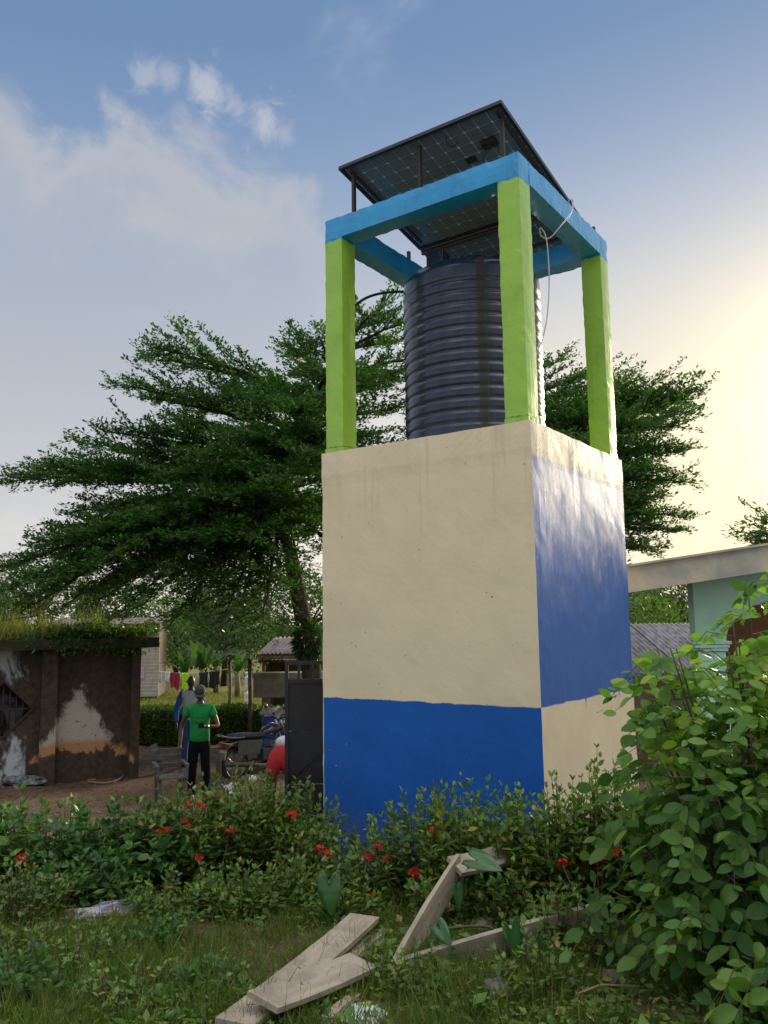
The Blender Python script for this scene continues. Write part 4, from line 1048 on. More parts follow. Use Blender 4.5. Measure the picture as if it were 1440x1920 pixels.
def standing(loc, rz, label, shirt, trousers, lhand, rhand, lelb, relb, cap=None, tilt=0, turn=0, sleeve=.5, bandcol=None, lcurl=.5, rcurl=.5, sc_=1.0):
    """a standing person; shoulders at z 1.44, facing -Y"""
    e = empty('person', loc, rz, label, 'person'); e.scale = (sc_,)*3
    V, E, rad = [], [], []
    pel = chain(V, E, rad, [(0, 0, .95)], [(.135, .095)])
    ch = chain(V, E, rad, [(0, .0, 1.10), (0, -.005, 1.28), (0, .005, 1.42), (0, .0, 1.50), (0, -.012, 1.555)], [(.125, .09), (.145, .10), (.10, .075), (.052, .052), (.05, .05)], pel)
    up = ch-2
    for s, hnd, elb, cu in ((-1, rhand, relb, rcurl), (1, lhand, lelb, lcurl)):
        w = chain(V, E, rad, [(s*.155, .005, 1.425), tuple(Vector((s*.19, .005, 1.40)).lerp(Vector(elb), .5)), elb, tuple(Vector(elb).lerp(Vector(hnd), .5)), hnd], [.058, .046, .038, .036, .026], up)
        d = (Vector(hnd)-Vector(elb)); pn = Vector((0, -1, 0)) if abs(d.normalized().y) < .6 else Vector((0, 0, 1))
        hand(V, E, rad, w, hnd, d, pn, cu)
        k = chain(V, E, rad, [(s*.088, 0, .88), (s*.105, -.012, .50), (s*.11, .015, .28), (s*.11, .02, .085)], [.088, .060, .052, .038], pel)
        chain(V, E, rad, [(s*.115, -.06, .045), (s*.125, -.15, .03)], [.040, .030], k)
    body = link('body', skin_mesh('body', V, E, rad, 0, 2, SKIN), e)
    add_head(e, (0, -.035, 1.655), tilt, turn, cap)
    # trousers
    V, E, rad = [], [], []
    a = chain(V, E, rad, [(0, 0, 1.0), (0, 0, .92)], [(.155, .115), (.16, .118)])
    for s in (-1, 1):
        chain(V, E, rad, [(s*.092, 0, .80), (s*.104, -.008, .50), (s*.11, .012, .28), (s*.11, .015, .07)], [.100, .082, .074, .070], a)
    link('trousers', skin_mesh('trousers', V, E, rad, 0, 2, trousers), e)
    # shirt with sleeves
    V, E, rad = [], [], []
    a = chain(V, E, rad, [(0, 0, .86), (0, 0, .98), (0, -.005, 1.14), (0, -.005, 1.30), (0, .003, 1.425), (0, .0, 1.485)], [(.178, .130), (.174, .126), (.168, .122), (.178, .126), (.125, .09), (.070, .066)])
    for s, hnd, elb in ((-1, rhand, relb), (1, lhand, lelb)):
        S = Vector((s*.168, .005, 1.415)); T = Vector(elb)
        if sleeve <= 1: pts = [S, S.lerp(T, sleeve*.5), S.lerp(T, sleeve)]; rs = [.076, .072, .070]
        else: pts = [S, S.lerp(T, .5), T, T.lerp(Vector(hnd), .5), T.lerp(Vector(hnd), .92)]; rs = [.078, .066, .062, .054, .048]
        chain(V, E, rad, [tuple(p) for p in pts], rs, a-1)
    link('shirt', skin_mesh('shirt', V, E, rad, 0, 2, shirt), e)
    for s in (-1, 1):
        V, E, rad = [], [], []
        chain(V, E, rad, [(s*.11, .04, .045), (s*.115, -.05, .045), (s*.128, -.16, .032)], [(.048, .05), (.050, .046), (.042, .034)])
        link('shoe', skin_mesh('shoe', V, E, rad, 0, 1, simple('dark_shoe', (.02, .018, .016), .7)), e)
    return e
GREEN = shirt_mat('green_tshirt', (.012, .22, .045), True)
mx_ = at(374, 1400, 13.4).x
man = standing((mx_, 13.4, G(mx_, 13.4)), .12, 'person in green printed T-shirt, dark trousers and grey cap looking at a phone', GREEN, JEANS,
         (.10, -.27, 1.16), (-.30, -.06, .86), (.29, -.06, 1.13), (-.29, .03, 1.12), cap=simple('grey_cap', (.045, .042, .042), .85), tilt=.32, turn=.1, lcurl=1.1)
ph_ = MB().box((0, 0, 0), (.075, .010, .15)).build('mobile_phone', BLK, None, man.matrix_basis @ Vector((.055, -.345, 1.185)), (.9, 0, .3), .004)
tag(ph_, 'dark mobile phone held by the person in the green T-shirt', 'phone')
wt = MB().lathe([(.030, -.011), (.033, -.011), (.033, .011), (.030, .011)], 16).build('watch', simple('steel_watch', (.5, .5, .48), .3, metal=.8), man, (.14, -.235, 1.155))
wt.rotation_euler = (Vector((.10, -.27, 1.16))-Vector((.29, -.06, 1.13))).to_track_quat('Z', 'Y').to_euler()
m2x = at(358, 1300, 17.0).x
standing((m2x, 17.0, G(m2x, 17.0)), .25, 'person in white shirt with blue sleeves standing behind the green T-shirt', shirt_mat('white_blue_shirt', (.50, .55, .62), False, (.03, .13, .45), .17), simple('blue_work_trousers', (.03, .09, .26), .85),
         (.26, -.02, .84), (-.28, .0, .84), (.27, .03, 1.12), (-.28, .03, 1.12), tilt=.05, sleeve=2)
# person bending over behind the gate: hips towards us
bx = at(527, 1440, 12.2).x
pb = empty('person', (bx, 12.2, G(bx, 12.2)), .15, 'bending person in red shorts and white top partly hidden by the gate', 'person')
V, E, rad = [], [], []
pel = chain(V, E, rad, [(0, 0, .84)], [(.15, .13)])
chs = chain(V, E, rad, [(.10, .22, .92), (.22, .42, .86), (.27, .52, .78), (.31, .60, .72)], [(.13, .11), (.14, .11), .07, .05], pel)
for s in (-1, 1):
    w = chain(V, E, rad, [(.22+s*.15, .44, .80), (.26+s*.17, .50, .55), (.30+s*.10, .52, .34)], [.055, .04, .028], chs-2)
    hand(V, E, rad, w, (.30+s*.10, .52, .34), (.02, .02, -1), (0, -1, 0), .6)
    k = chain(V, E, rad, [(s*.10, -.02, .74), (s*.12, -.05, .46), (s*.12, .03, .26), (s*.12, .05, .08)], [.098, .064, .052, .036], pel)
    chain(V, E, rad, [(s*.12, .0, .04), (s*.13, .12, .03)], [.040, .03], k)
link('body', skin_mesh('body', V, E, rad, 0, 2, SKIN), pb)
link('head', head_mesh(SKIN), pb, (.34, .68, .68), (1.2, 0, 3.3))
V, E, rad = [], [], []
a = chain(V, E, rad, [(.03, .08, .91), (0, -.01, .84)], [(.16, .15), (.18, .165)])
for s in (-1, 1): chain(V, E, rad, [(s*.105, -.02, .72), (s*.12, -.045, .50)], [.122, .112], a)
link('shorts', skin_mesh('shorts', V, E, rad, 0, 2, simple('red_shorts', (.42, .012, .02), .85, bmp=.4, bscale=12, bdist=.02)), pb)
V, E, rad = [], [], []
a = chain(V, E, rad, [(.0, .04, .98), (.10, .22, .95), (.21, .42, .88), (.25, .50, .81)], [(.17, .10), (.155, .125), (.16, .12), .08])
for s in (-1, 1): chain(V, E, rad, [(.22+s*.16, .44, .81), (.25+s*.17, .48, .64)], [.07, .062], a-1)
link('top', skin_mesh('top', V, E, rad, 0, 2, simple('white_top', (.62, .62, .66), .9)), pb)

# ------------------------------------------------------------------ motorcycle (rear three-quarter view)
mq = at(476, 1440, 16.0)
moto = empty('motorcycle', (mq.x+.12, 16.1, G(mq.x, 16.1)), R(48), 'dusty dark motorcycle with worn seat and green side cover parked by the gate', 'motorcycle')
DUST = simple('dusty_dark_plastic', (.05, .045, .04), .7, (.11, .09, .07), 6)
TYRE = simple('tyre_rubber', (.02, .019, .018), .9, (.06, .045, .035), 8)
CHR = simple('dull_chrome', (.45, .43, .40), .3, metal=.9)
PURP = simple('dark_purple_paint', (.035, .022, .07), .25, (.06, .045, .09), 4, coat=.5)
SIDE = simple('green_side_cover', (.045, .075, .06), .55, (.09, .09, .07), 5)
SEAT = simple('seat_vinyl', (.028, .025, .024), .55, (.05, .045, .04), 6)
def wheel(x):
    w = empty('wheel', (x, 0, .30)); w.parent = moto; w.rotation_euler = (R(90), 0, 0)
    tp = [(.235, -.035), (.262, -.048), (.29, -.040), (.302, -.015), (.302, .015), (.29, .040), (.262, .048), (.235, .035), (.235, -.035)]
    MB().lathe(tp, 36).build('tyre', TYRE, w)
    r_ = MB(); r_.lathe([(.215, -.03), (.238, -.034), (.238, .034), (.215, .03), (.215, -.03)], 30)
    r_.lathe([(0, -.05), (.055, -.05), (.055, .05), (0, .05)], 14)
    for k in range(18):
        a = k*math.pi/9; s = .04 if k % 2 else -.04
        r_.tube([(.05*math.cos(a), .05*math.sin(a), s), (.22*math.cos(a+.3), .22*math.sin(a+.3), 0)], .0035, 4, cap=False)
    r_.build('rim', CHR, w)
wheel(-.62); wheel(.64)
def arc(cx, cz, r, a0, a1, n=14): return [(cx+r*math.cos(a), 0, cz+r*math.sin(a)) for a in np.linspace(R(a0), R(a1), n)]
def strip(path, wd, th):
    m = MB(); n = len(path)
    vs = [(p[0], s*wd/2*(1 if abs(s) < 2 else 1), p[2]+o) for o in (0, th) for p in path for s in (-1, 1)]
    fs = [(2*i, 2*i+1, 2*i+3, 2*i+2) for i in range(n-1)] + [(2*n+2*i+2, 2*n+2*i+3, 2*n+2*i+1, 2*n+2*i) for i in range(n-1)]
    fs += [(2*i, 2*i+2, 2*n+2*i+2, 2*n+2*i) for i in range(n-1)] + [(2*i+3, 2*i+1, 2*n+2*i+1, 2*n+2*i+3) for i in range(n-1)]
    return m.add(vs, fs, 0, True)
strip(arc(-.62, .30, .36, 200, 60), .16, .012).build('rear_fender', DUST, moto)
strip(arc(.64, .30, .35, 160, 20), .13, .012).build('front_fender', PURP, moto)
st = MB(); sec = []
for x, z, w_, h_ in ((-.78, .80, .09, .035), (-.70, .80, .125, .05), (-.45, .79, .14, .055), (-.15, .765, .13, .05), (.02, .77, .10, .04), (.10, .80, .06, .03)):
    sec.append([(x, w_*math.cos(a), z+h_*max(-.8, 1.2*math.sin(a))) for a in np.linspace(0, 2*math.pi, 13)[:-1]])
n = 12; st.add([p for s in sec for p in s], [(i*n+k, i*n+(k+1) % n, (i+1)*n+(k+1) % n, (i+1)*n+k) for i in range(5) for k in range(n)] + [tuple(range(n))[::-1], tuple(range(5*n, 6*n))], 0, True)
st.build('seat', SEAT, moto)
tk = MB(); sec = []
for x, z, w_, h_ in ((.02, .80, .07, .05), (.08, .82, .115, .085), (.22, .85, .135, .105), (.38, .86, .13, .10), (.46, .85, .09, .06)):
    sec.append([(x, w_*math.cos(a), z+h_*math.sin(a)) for a in np.linspace(0, 2*math.pi, 13)[:-1]])
tk.add([p for s in sec for p in s], [(i*n+k, i*n+(k+1) % n, (i+1)*n+(k+1) % n, (i+1)*n+k) for i in range(4) for k in range(n)] + [tuple(range(n))[::-1], tuple(range(4*n, 5*n))], 0, True)
tkk = tk.build('fuel_tank', PURP, moto)
MB().lathe([(0, 0), (.035, 0), (.035, .02), (0, .024)], 14).build('filler_cap', CHR, tkk, (.24, 0, .95))
for s in (-1, 1):
    prism(MB(), [(-.66, .46), (-.16, .44), (-.10, .70), (-.66, .74)], s*.135, s*.165).build('side_cover', SIDE, moto, bevel=.015)
    MB().tube([(-.62, s*.13, .30), (-.50, s*.14, .62)], .024, 8).build('shock_absorber', CHR, moto)
    MB().tube([(.64, s*.085, .30), (.47, s*.085, .86), (.42, s*.085, 1.0)], .021, 8).build('front_fork', CHR, moto)
    MB().tube(curve_pts([(.42, 0, 1.02), (.40, s*.14, 1.08), (.30, s*.30, 1.10), (.20, s*.37, 1.08)], 14), .013, 8).build('handlebar', CHR, moto)
    MB().tube([(.26, s*.33, 1.095), (.17, s*.385, 1.075)], .018, 8).build('grip', BLK, moto)
    mr = MB().tube([(.36, s*.20, 1.09), (.34, s*.26, 1.22)], .006, 6).build('mirror', BLK, moto)
    MB().lathe([(0, -.008), (.055, -.008), (.06, 0), (.055, .008), (0, .008)], 16).build('mirror_glass', CHR, mr, (.34, s*.27, 1.26), (R(80), 0, R(80)))
    MB().lathe([(0, -.03), (.025, -.02), (.032, .02), (0, .035)], 10).build('indicator', simple('amber_lens', (.45, .18, .02), .3), moto, (-.84, s*.16, .68), (0, R(90), 0))
    MB().tube([(.05, s*.10, .30), (.05, s*.24, .29)], .014, 8).build('footrest', BLK, moto)
MB().tube(curve_pts([(-.50, -.13, .78), (-.80, -.15, .80), (-.95, -.13, .84), (-.97, 0, .86), (-.95, .13, .84), (-.80, .15, .80), (-.50, .13, .78)], 30), .012, 8).build('rear_rack', CHR, moto)
MB().tube(curve_pts([(-.60, -.13, .72), (-.86, -.13, .70), (-.92, 0, .72), (-.86, .13, .70), (-.60, .13, .72)], 24), .010, 8).build('rear_rack', CHR, moto)
MB().box((-.88, 0, .64), (.04, .10, .07)).build('tail_light', simple('red_lens', (.30, .01, .01), .2), moto, bevel=.01)
prism(MB(), [(-.93, .42), (-.90, .42), (-.86, .58), (-.89, .58)], -.09, .09).build('number_plate', simple('dirty_plate', (.38, .33, .25), .7), moto)
en = MB(); en.box((.14, 0, .40), (.34, .20, .24)); en.build('engine', simple('oily_alloy', (.10, .095, .09), .5, metal=.6), moto, bevel=.03)
for k in range(5): MB().box((.24, 0, .53+k*.028), (.17, .19, .012), Matrix.Rotation(.2, 3, 'Y')).build('cooling_fin', CHR, moto)
MB().tube(curve_pts([(.30, -.10, .52), (.40, -.12, .40), (.30, -.14, .24), (.0, -.16, .24), (-.35, -.17, .28)], 26), .022, 8).build('exhaust_pipe', CHR, moto)
MB().tube([(-.30, -.175, .27), (-.36, -.175, .28), (-.95, -.18, .36), (-.97, -.18, .362)], [.03, .045, .05, .03], 12).build('silencer', DUST, moto)
fr_ = MB(); fr_.tube([(.44, 0, .92), (.30, 0, .60), (.28, 0, .26), (-.10, 0, .24)], .022, 8); fr_.tube([(.42, 0, .80), (-.1, 0, .72), (-.75, 0, .74)], .02, 8); fr_.tube([(-.62, .09, .30), (-.05, .08, .32)], .018, 8); fr_.tube([(-.62, -.09, .30), (-.05, -.08, .32)], .018, 8)
fr_.build('frame', BLK, moto)
MB().lathe([(0, -.06), (.05, -.055), (.085, .0), (.085, .02), (0, .03)], 20).build('headlight', CHR, moto, (.54, 0, .93), (0, R(90), 0))
MB().tube([(-.05, .10, .26), (-.12, .26, .02)], .012, 6).build('side_stand', BLK, moto)

# ------------------------------------------------------------------ barrel, chair, bags, litter
BLUEP = simple('blue_barrel_plastic', (.006, .075, .33), .4, (.005, .055, .25), 4, .5)
bq = at(518, 1370, 17.4); bz0 = G(bq.x, 17.4)
bar_ = empty('blue_barrel', (bq.x, 17.4, bz0), 0, 'blue plastic barrel under a crumpled pale cover behind the motorcycle', 'barrel')
BH = at(518, 1333, 17.4).z-bz0
for k in range(3):
    for j in range(2): MB().box((-.22+k*.22, -.12+j*.24, .11), (.20, .22, .22)).build('support_block', CONC, bar_, bevel=.01)
prof = [(0, .22), (.27, .22), (.29, .25)]
for u in np.linspace(0, 1, 25):
    rr = .305 - .012*(abs(u-.33) < .05) - .012*(abs(u-.67) < .05) + .012*(abs(u-.38) < .03) + .012*(abs(u-.62) < .03)
    prof.append((rr, .27+u*(BH-.30)))
prof += [(.29, BH), (0, BH)]
MB().lathe(prof, 36).build('drum', BLUEP, bar_)
cl_ = MB(); na, nr = 72, 9; vs = []
for j in range(nr):
    for i in range(na):
        a = 2*math.pi*i/na; r_ = .36*(j/(nr-1))**.7; fl = max(0, j-5)/3
        fold = math.sin(a*9+1.3)*.5+math.sin(a*17)*.35
        r2 = r_*(1+.10*fl*fold); zz = BH+.035+.03*math.sin(a*5+r_*20)*(1-fl)+.02*math.cos(a*11+r_*31) - fl*(.085+.04*fold)
        vs.append((r2*math.cos(a), r2*math.sin(a), zz))
cl_.add(vs, [(j*na+i, j*na+(i+1) % na, (j+1)*na+(i+1) % na, (j+1)*na+i) for j in range(nr-1) for i in range(na)], 0, True)
cl_.add([tuple(Vector(v)+Vector((0, 0, -.012))) for v in vs], [(j*na+i, (j+1)*na+i, (j+1)*na+(i+1) % na, j*na+(i+1) % na) for j in range(nr-1) for i in range(na)], 0, True)
cl_.build('crumpled_cover', simple('pale_plastic_sheet', (.42, .38, .34), .6, (.26, .22, .19), 9), bar_)

GREYW = simple('grey_weathered_wood', (.12, .115, .11), .85, (.075, .07, .065), 10, .25, bmp=.4)
cx_ = at(320, 1440, 13.0).x
ch = empty('wooden_chair', (cx_, 13.0, G(cx_, 13.0)), R(205), 'weathered grey wooden chair left of the person in green', 'chair')
ch.scale = (.88,)*3
for sx in (-1, 1):
    MB().bar((sx*.20, .19, 0), (sx*.20, .17, .46), .045, .045).build('leg', GREYW, ch)
    MB().bar((sx*.20, -.19, 0), (sx*.21, -.27, .86), .045, .05).build('leg', GREYW, ch)
    MB().bar((sx*.20, .17, .24), (sx*.20, -.20, .24), .03, .04).build('stretcher', GREYW, ch)
    MB().bar((sx*.25, .20, .66), (sx*.25, -.25, .68), .06, .03).build('armrest', GREYW, ch)
    MB().bar((sx*.24, .18, .40), (sx*.25, .18, .65), .04, .04).build('arm_post', GREYW, ch)
for k in range(4): MB().box((0, -.17+k*.115, .455), (.46, .10, .022)).build('seat_slat', GREYW, ch)
for z, y in ((.62, -.225), (.76, -.25), (.86, -.27)): MB().box((0, y+.03, z), (.42, .02, .085), Matrix.Rotation(-.18, 3, 'X')).build('back_slat', GREYW, ch)
MB().bar((.12, -.23, .47), (.24, -.34, .98), .11, .018, (0, 1, 0)).build('broken_board', GREYW, ch)

def crumple(name, loc, size, c, label, cat, seed, c2=None, amp=.35, sub=3):
    from mathutils import noise as mn
    bm = bmesh.new(); bmesh.ops.create_icosphere(bm, subdivisions=sub, radius=1)
    for v in bm.verts:
        q = v.co*1.7+Vector((seed*3.1, 0, seed)); d = mn.noise(q)*amp*1.3 + abs(mn.noise(q*2.7))*amp
        v.co = v.co*(1+d-.1); v.co = Vector((v.co.x*size[0], v.co.y*size[1], max(v.co.z, -.75)*size[2]+.74*size[2]))
    o = link(name, bm_mesh(bm, name, simple(name+str(seed), c, .6, c2, 14)), None, loc)
    return tag(o, label, cat)
def gp(px, py, dz=0.0):
    """the ground point seen at a pixel"""
    lo, hi = 2.0, 60.0
    for _ in range(50):
        m = (lo+hi)/2; q = at(px, py, m)
        if q.z > G(q.x, q.y)+dz: lo = m
        else: hi = m
    return at(px, py, hi)
q = at(413, 1470, 12.2); crumple('black_bag', (q.x, 12.2, G(q.x, 12.2)+.12), (.20, .15, .16), (.012, .015, .022), 'black plastic bag lying behind the red bag', 'bag', 1)
q = at(405, 1490, 11.2); crumple('red_bag', (q.x, 11.2, G(q.x, 11.2)+.16), (.13, .11, .18), (.50, .012, .02), 'bright red bag behind the foreground hedge', 'bag', 2)
q = at(432, 1480, 11.4); crumple('white_sack', (q.x, 11.4, G(q.x, 11.4)+.20), (.12, .10, .16), (.62, .62, .64), 'white sack beside the red bag', 'sack', 3, (.48, .40, .34))
q = gp(312, 1374); crumple('white_bundle', q, (.085, .08, .06), (.65, .66, .68), 'small white bundle on the bare soil beside the hedge', 'litter', 4)
q = gp(410, 1402); crumple('pale_rag', q, (.28, .14, .035), (.45, .36, .33), 'pale pinkish rag on the soil behind the motorcycle', 'rag', 5, (.30, .16, .14))
q = gp(45, 1472); crumple('litter_heap', q, (.38, .22, .10), (.20, .22, .25), 'heap of dark and white litter at the foot of the gatehouse', 'litter', 6, (.03, .03, .035))
q0, q1 = gp(314, 1367), gp(336, 1380)
tag(MB().tube([q0+Vector((0, 0, .12)), q0.lerp(q1, .5)+Vector((0, 0, .08)), q1+Vector((0, 0, .03))], [.025, .03, .02], 7).build('pale_stick', WOODL), 'pale broken stick leaning at the foot of the clipped hedge', 'stick')
q = gp(152, 1462); tag(MB().box((0, 0, .03), (.55, .30, .03)).build('loose_board', WOODL, None, q, (.06, .03, .2)), 'short pale board lying in front of the gatehouse', 'board')
tag(MB().tube(curve_pts([gp(165, 1468)+Vector((0, 0, .02)), gp(200, 1470)+Vector((0, 0, .02)), gp(225, 1463)+Vector((0, 0, .03)), gp(233, 1452)+Vector((0, 0, .02))], 30), .018, 8).build('garden_hose', simple('dusty_hose', (.24, .19, .15), .7)), 'dusty hose curled on the soil beside the gatehouse pilaster', 'hose')
q = at(474, 1462, 8.4)
pk = empty('wire_stake', (q.x, 8.4, G(q.x, 8.4)), 0, 'thin stake with a white tag standing in the hedge', 'stake')
MB().tube([(0, 0, 0), (0, 0, q.z-G(q.x, 8.4))], .006, 6).build('rod', IRON, pk)
MB().lathe([(0, -.05), (.03, -.03), (.045, 0), (.03, .035), (0, .045)], 12).build('tag', simple('white_tag', (.6, .6, .56), .7), pk, (0, 0, q.z-G(q.x, 8.4)))

# ------------------------------------------------------------------ foreground planting
def flower_mesh(seed):
    r = np.random.default_rng(seed); n = 26
    u = r.normal(size=(n, 3)); u[:, 2] = np.abs(u[:, 2])*.9+.1; u /= np.linalg.norm(u, axis=1, keepdims=True)
    c = u*np.array([.034, .034, .026]); P, Dd, Uu = [], [], []
    for i in range(n):
        d, x, z = frames(u[i:i+1], np.array([[.3, .5, .2]])); a0 = r.random()*6
        for k in range(4):
            a = a0+k*math.pi/2
            P.append(c[i]); Dd.append((x[0]*math.cos(a)+z[0]*math.sin(a))+u[i]*.35); Uu.append(u[i])
    return np.array(P), np.array(Dd), np.array(Uu)
FLM = []
for s in range(4):
    P_, D_, U_ = flower_mesh(s); o = scatter('flower', P_, D_, U_, np.full(len(P_), .019), np.full(len(P_), .011), RED, DIAMOND)
    FLM.append(o.data); bpy.data.objects.remove(o)
def bush(px, Y, h, rad, nshoot, mat, lsize, label, group, flowers=(), tpl=OVAL, seed=0, name='ixora_bush', squash=.7, broad=False, X=None):
    r = np.random.default_rng(seed+500)
    x0 = at(px, 1600, Y).x if X is None else X; h = h*(.96 if px < 420 else (.90 if 580 < px < 740 else 1.12))
    base = np.array([x0, Y, G(x0, Y)])
    e = empty(name, tuple(base), 0, label, 'bush', group)
    P, Dd, L = [], [], []; wood = MB()
    for i in range(nshoot):
        a = r.uniform(0, 2*math.pi); q = math.sqrt(r.random())
        fx, fy = math.cos(a)*q*rad, math.sin(a)*q*rad*squash
        hh = h*(1-.38*q*q)*r.uniform(.55, 1.06)
        if r.random() < .06: hh *= 1.22
        st_ = np.array([fx*.35, fy*.35, 0]); en = np.array([fx*1.05, fy*1.05, hh])
        m = max(5, int(hh/(.055 if not broad else .085)))
        u = np.linspace(.16, 1, m)[:, None]
        pts = st_+(en-st_)*u + np.array([fx*.12, fy*.12, 0])*np.sin(u*3.1) + r.normal(0, .012, (m, 3))
        wood.tube([Vector(st_), Vector(pts[m//2]), Vector(pts[-1])], [.008, .005, .002], 4, cap=False)
        ax_ = (en-st_)/np.linalg.norm(en-st_)
        for j in range(m):
            a2 = j*1.57+r.uniform(-.4, .4)
            for s in ((0, math.pi) if not broad else (0, 2.1, 4.2)):
                rd = np.array([math.cos(a2+s), math.sin(a2+s), 0])
                top = j/(m-1)
                P.append(pts[j]); Dd.append(rd*(.95-.45*top**4)+ax_*(.10+.75*top**4)+UP*r.normal(.0 if not broad else -.15, .25)); L.append(lsize*1.2*r.uniform(.65, 1.15)*(1-.35*top**3))
    wood.build('stems', STEM, e)
    P, Dd, L = np.array(P), np.array(Dd), np.array(L); n = len(P)
    scatter('foliage', P, Dd, UP+r.normal(0, .35, (n, 3)), L, L*r.uniform(.46, .62, n), mat, tpl, e)
    for k, (fx, fy) in enumerate(flowers):      # flower heads at their places on the bush
        q = at(fx, fy, Y-rad*squash*.92); rel = np.array(q)-base
        fo = link('flower', FLM[k % 4], e, tuple(rel), (r.uniform(-.5, .8), r.uniform(-.5, .5), r.uniform(0, 6)), (r.uniform(.85, 1.25),)*3)
        MB().tube([(0, 0, 0), (.01, .03, -.12), (.02, .08, -.25)], .004, 5, cap=False).build('stalk', STEM, fo)
    return e
HG = 'flowering hedge bushes in the foreground'
B_ = [  # px, Y, h, rad, shoots, mat, leaf, label, flowers, broad
 (-60, 7.7, .82, .62, 95, LF_BROAD, .105, 'broad-leaved bush at the left edge with one red flower', [(10, 1578)], True),
 (90, 7.5, .80, .60, 100, LF_BROAD, .11, 'broad dark-leaved bush in front of the litter heap', [(42, 1610)], True),
 (240, 7.4, .74, .58, 100, LF_BROAD, .115, 'broad-leaved bush with bright drooping leaves at its front', [], True),
 (355, 7.6, .86, .52, 130, LF_HEDGE, .075, 'hedge bush with scattered red flowers below the red bag', [(352, 1508), (375, 1512), (298, 1562), (312, 1558), (372, 1610)], False),
 (455, 7.8, .84, .52, 140, LF_HEDGE, .075, 'taller hedge bush directly below the motorcycle', [(430, 1560), (345, 1540), (350, 1552)], False),
 (540, 7.7, .78, .48, 120, LF_HEDGE, .07, 'hedge bush in front of the black gate', [(535, 1645), (528, 1655), (560, 1620), (548, 1528)], False),
 (612, 7.3, .66, .42, 90, LF_HEDGE, .07, 'hedge bush at the left corner of the blue base with red blooms', [(600, 1594), (612, 1602), (622, 1606)], False),
 (700, 6.95, .52, .46, 85, LF_HEDGE, .075, 'low hedge bush with bright red blooms in front of the blue base', [(708, 1590), (690, 1607), (724, 1614), (694, 1685)], False),
 (790, 6.75, .80, .42, 110, LF_HEDGE, .07, 'hedge bush with bronze tips before the middle of the blue base', [(812, 1560), (825, 1562), (778, 1638)], False),
 (880, 6.5, .86, .42, 120, LF_HEDGE, .07, 'hedge bush behind the leaning formwork boards', [(895, 1726)], False),
 (970, 6.35, .84, .42, 120, LF_HEDGE, .07, 'hedge bush before the near corner of the tower with two red blooms', [(962, 1716), (975, 1724)], False),
 (1060, 6.3, .88, .42, 120, LF_HEDGE, .07, 'hedge bush before the cream side wall with red bloom low down', [(1040, 1700), (1055, 1620)], False),
 (1140, 6.3, .92, .42, 120, LF_HEDGE, .07, 'hedge bush half behind the right shrub with dark red blooms', [(1112, 1618), (1120, 1605), (1155, 1600), (1130, 1612)], False),
 (1225, 6.4, .84, .46, 90, LF_HEDGE, .07, 'hedge bush mostly hidden behind the right shrub', [], False),
 (560, 6.75, .34, .40, 70, LF_HEDGE, .065, 'low leafy bush creeping out in front of the gate', [], False),
 (460, 6.7, .32, .42, 70, LF_HEDGE, .065, 'low leafy bush spilling onto the grass below the motorcycle', [], False),
 (640, 6.4, .30, .32, 50, LF_HEDGE, .065, 'low leafy growth beside the fallen planks', [], False),
 (330, 6.75, .34, .45, 80, LF_HEDGE, .065, 'low leafy growth at the foot of the hedge above the bare soil', [], False),
 (160, 6.95, .42, .45, 80, LF_BROAD, .09, 'low broad-leaved growth behind the striped rag', [], True),
 (40, 6.4, .50, .40, 60, LF_HEDGE, .06, 'small-leaved weedy bush at the lower left edge', [], False),
 (840, 6.15, .36, .30, 60, LF_HEDGE, .07, 'low bush inside the angle of the formwork boards', [], False),
 (975, 6.05, .40, .36, 70, LF_HEDGE, .07, 'low bush below the long formwork board', [], False),
 (1060, 5.3, .40, .36, 60, LF_HEDGE, .065, 'low bush beside the foot of the right shrub', [], False),
]
for i, (px, Y, h, rd, ns, mt, ls, lab, fl, br) in enumerate(B_):
    bush(px, Y, h, rd, ns, mt, ls, lab, HG, fl, OVAL, i, 'ixora_bush' if not br else 'broad_leaf_bush', .75, br)

for i, (px, Y, h, rd, ns, mt, ls, lab, br) in enumerate([
 (60, 5.0, .26, .30, 34, LF_BROAD, .075, 'leafy weed clump nearest the lower left corner', True),
 (170, 5.45, .22, .28, 30, LF_HEDGE, .05, 'small-leaved weed clump below the striped rag', False),
 (300, 5.9, .20, .26, 28, LF_BROAD, .06, 'low weed clump left of the bare soil patch', True),
 (250, 4.75, .24, .30, 32, LF_HEDGE, .05, 'weed clump at the bottom edge left of the planks', False),
 (390, 4.9, .18, .26, 28, LF_BROAD, .06, 'weed clump just left of the wide plank', True),
 (20, 5.7, .30, .30, 34, LF_HEDGE, .055, 'upright weed clump at the left edge below the hedge', False),
 (760, 4.95, .20, .24, 28, LF_HEDGE, .05, 'weed clump right of the knotty plank', False),
 (1010, 4.8, .24, .28, 34, LF_HEDGE, .055, 'weed clump at the bottom edge beside the right shrub', False)]):
    bush(px, Y, h, rd, ns, mt, ls, lab, 'weed clumps in the grass', (), OVAL, 60+i, 'weed_clump', .9, br)
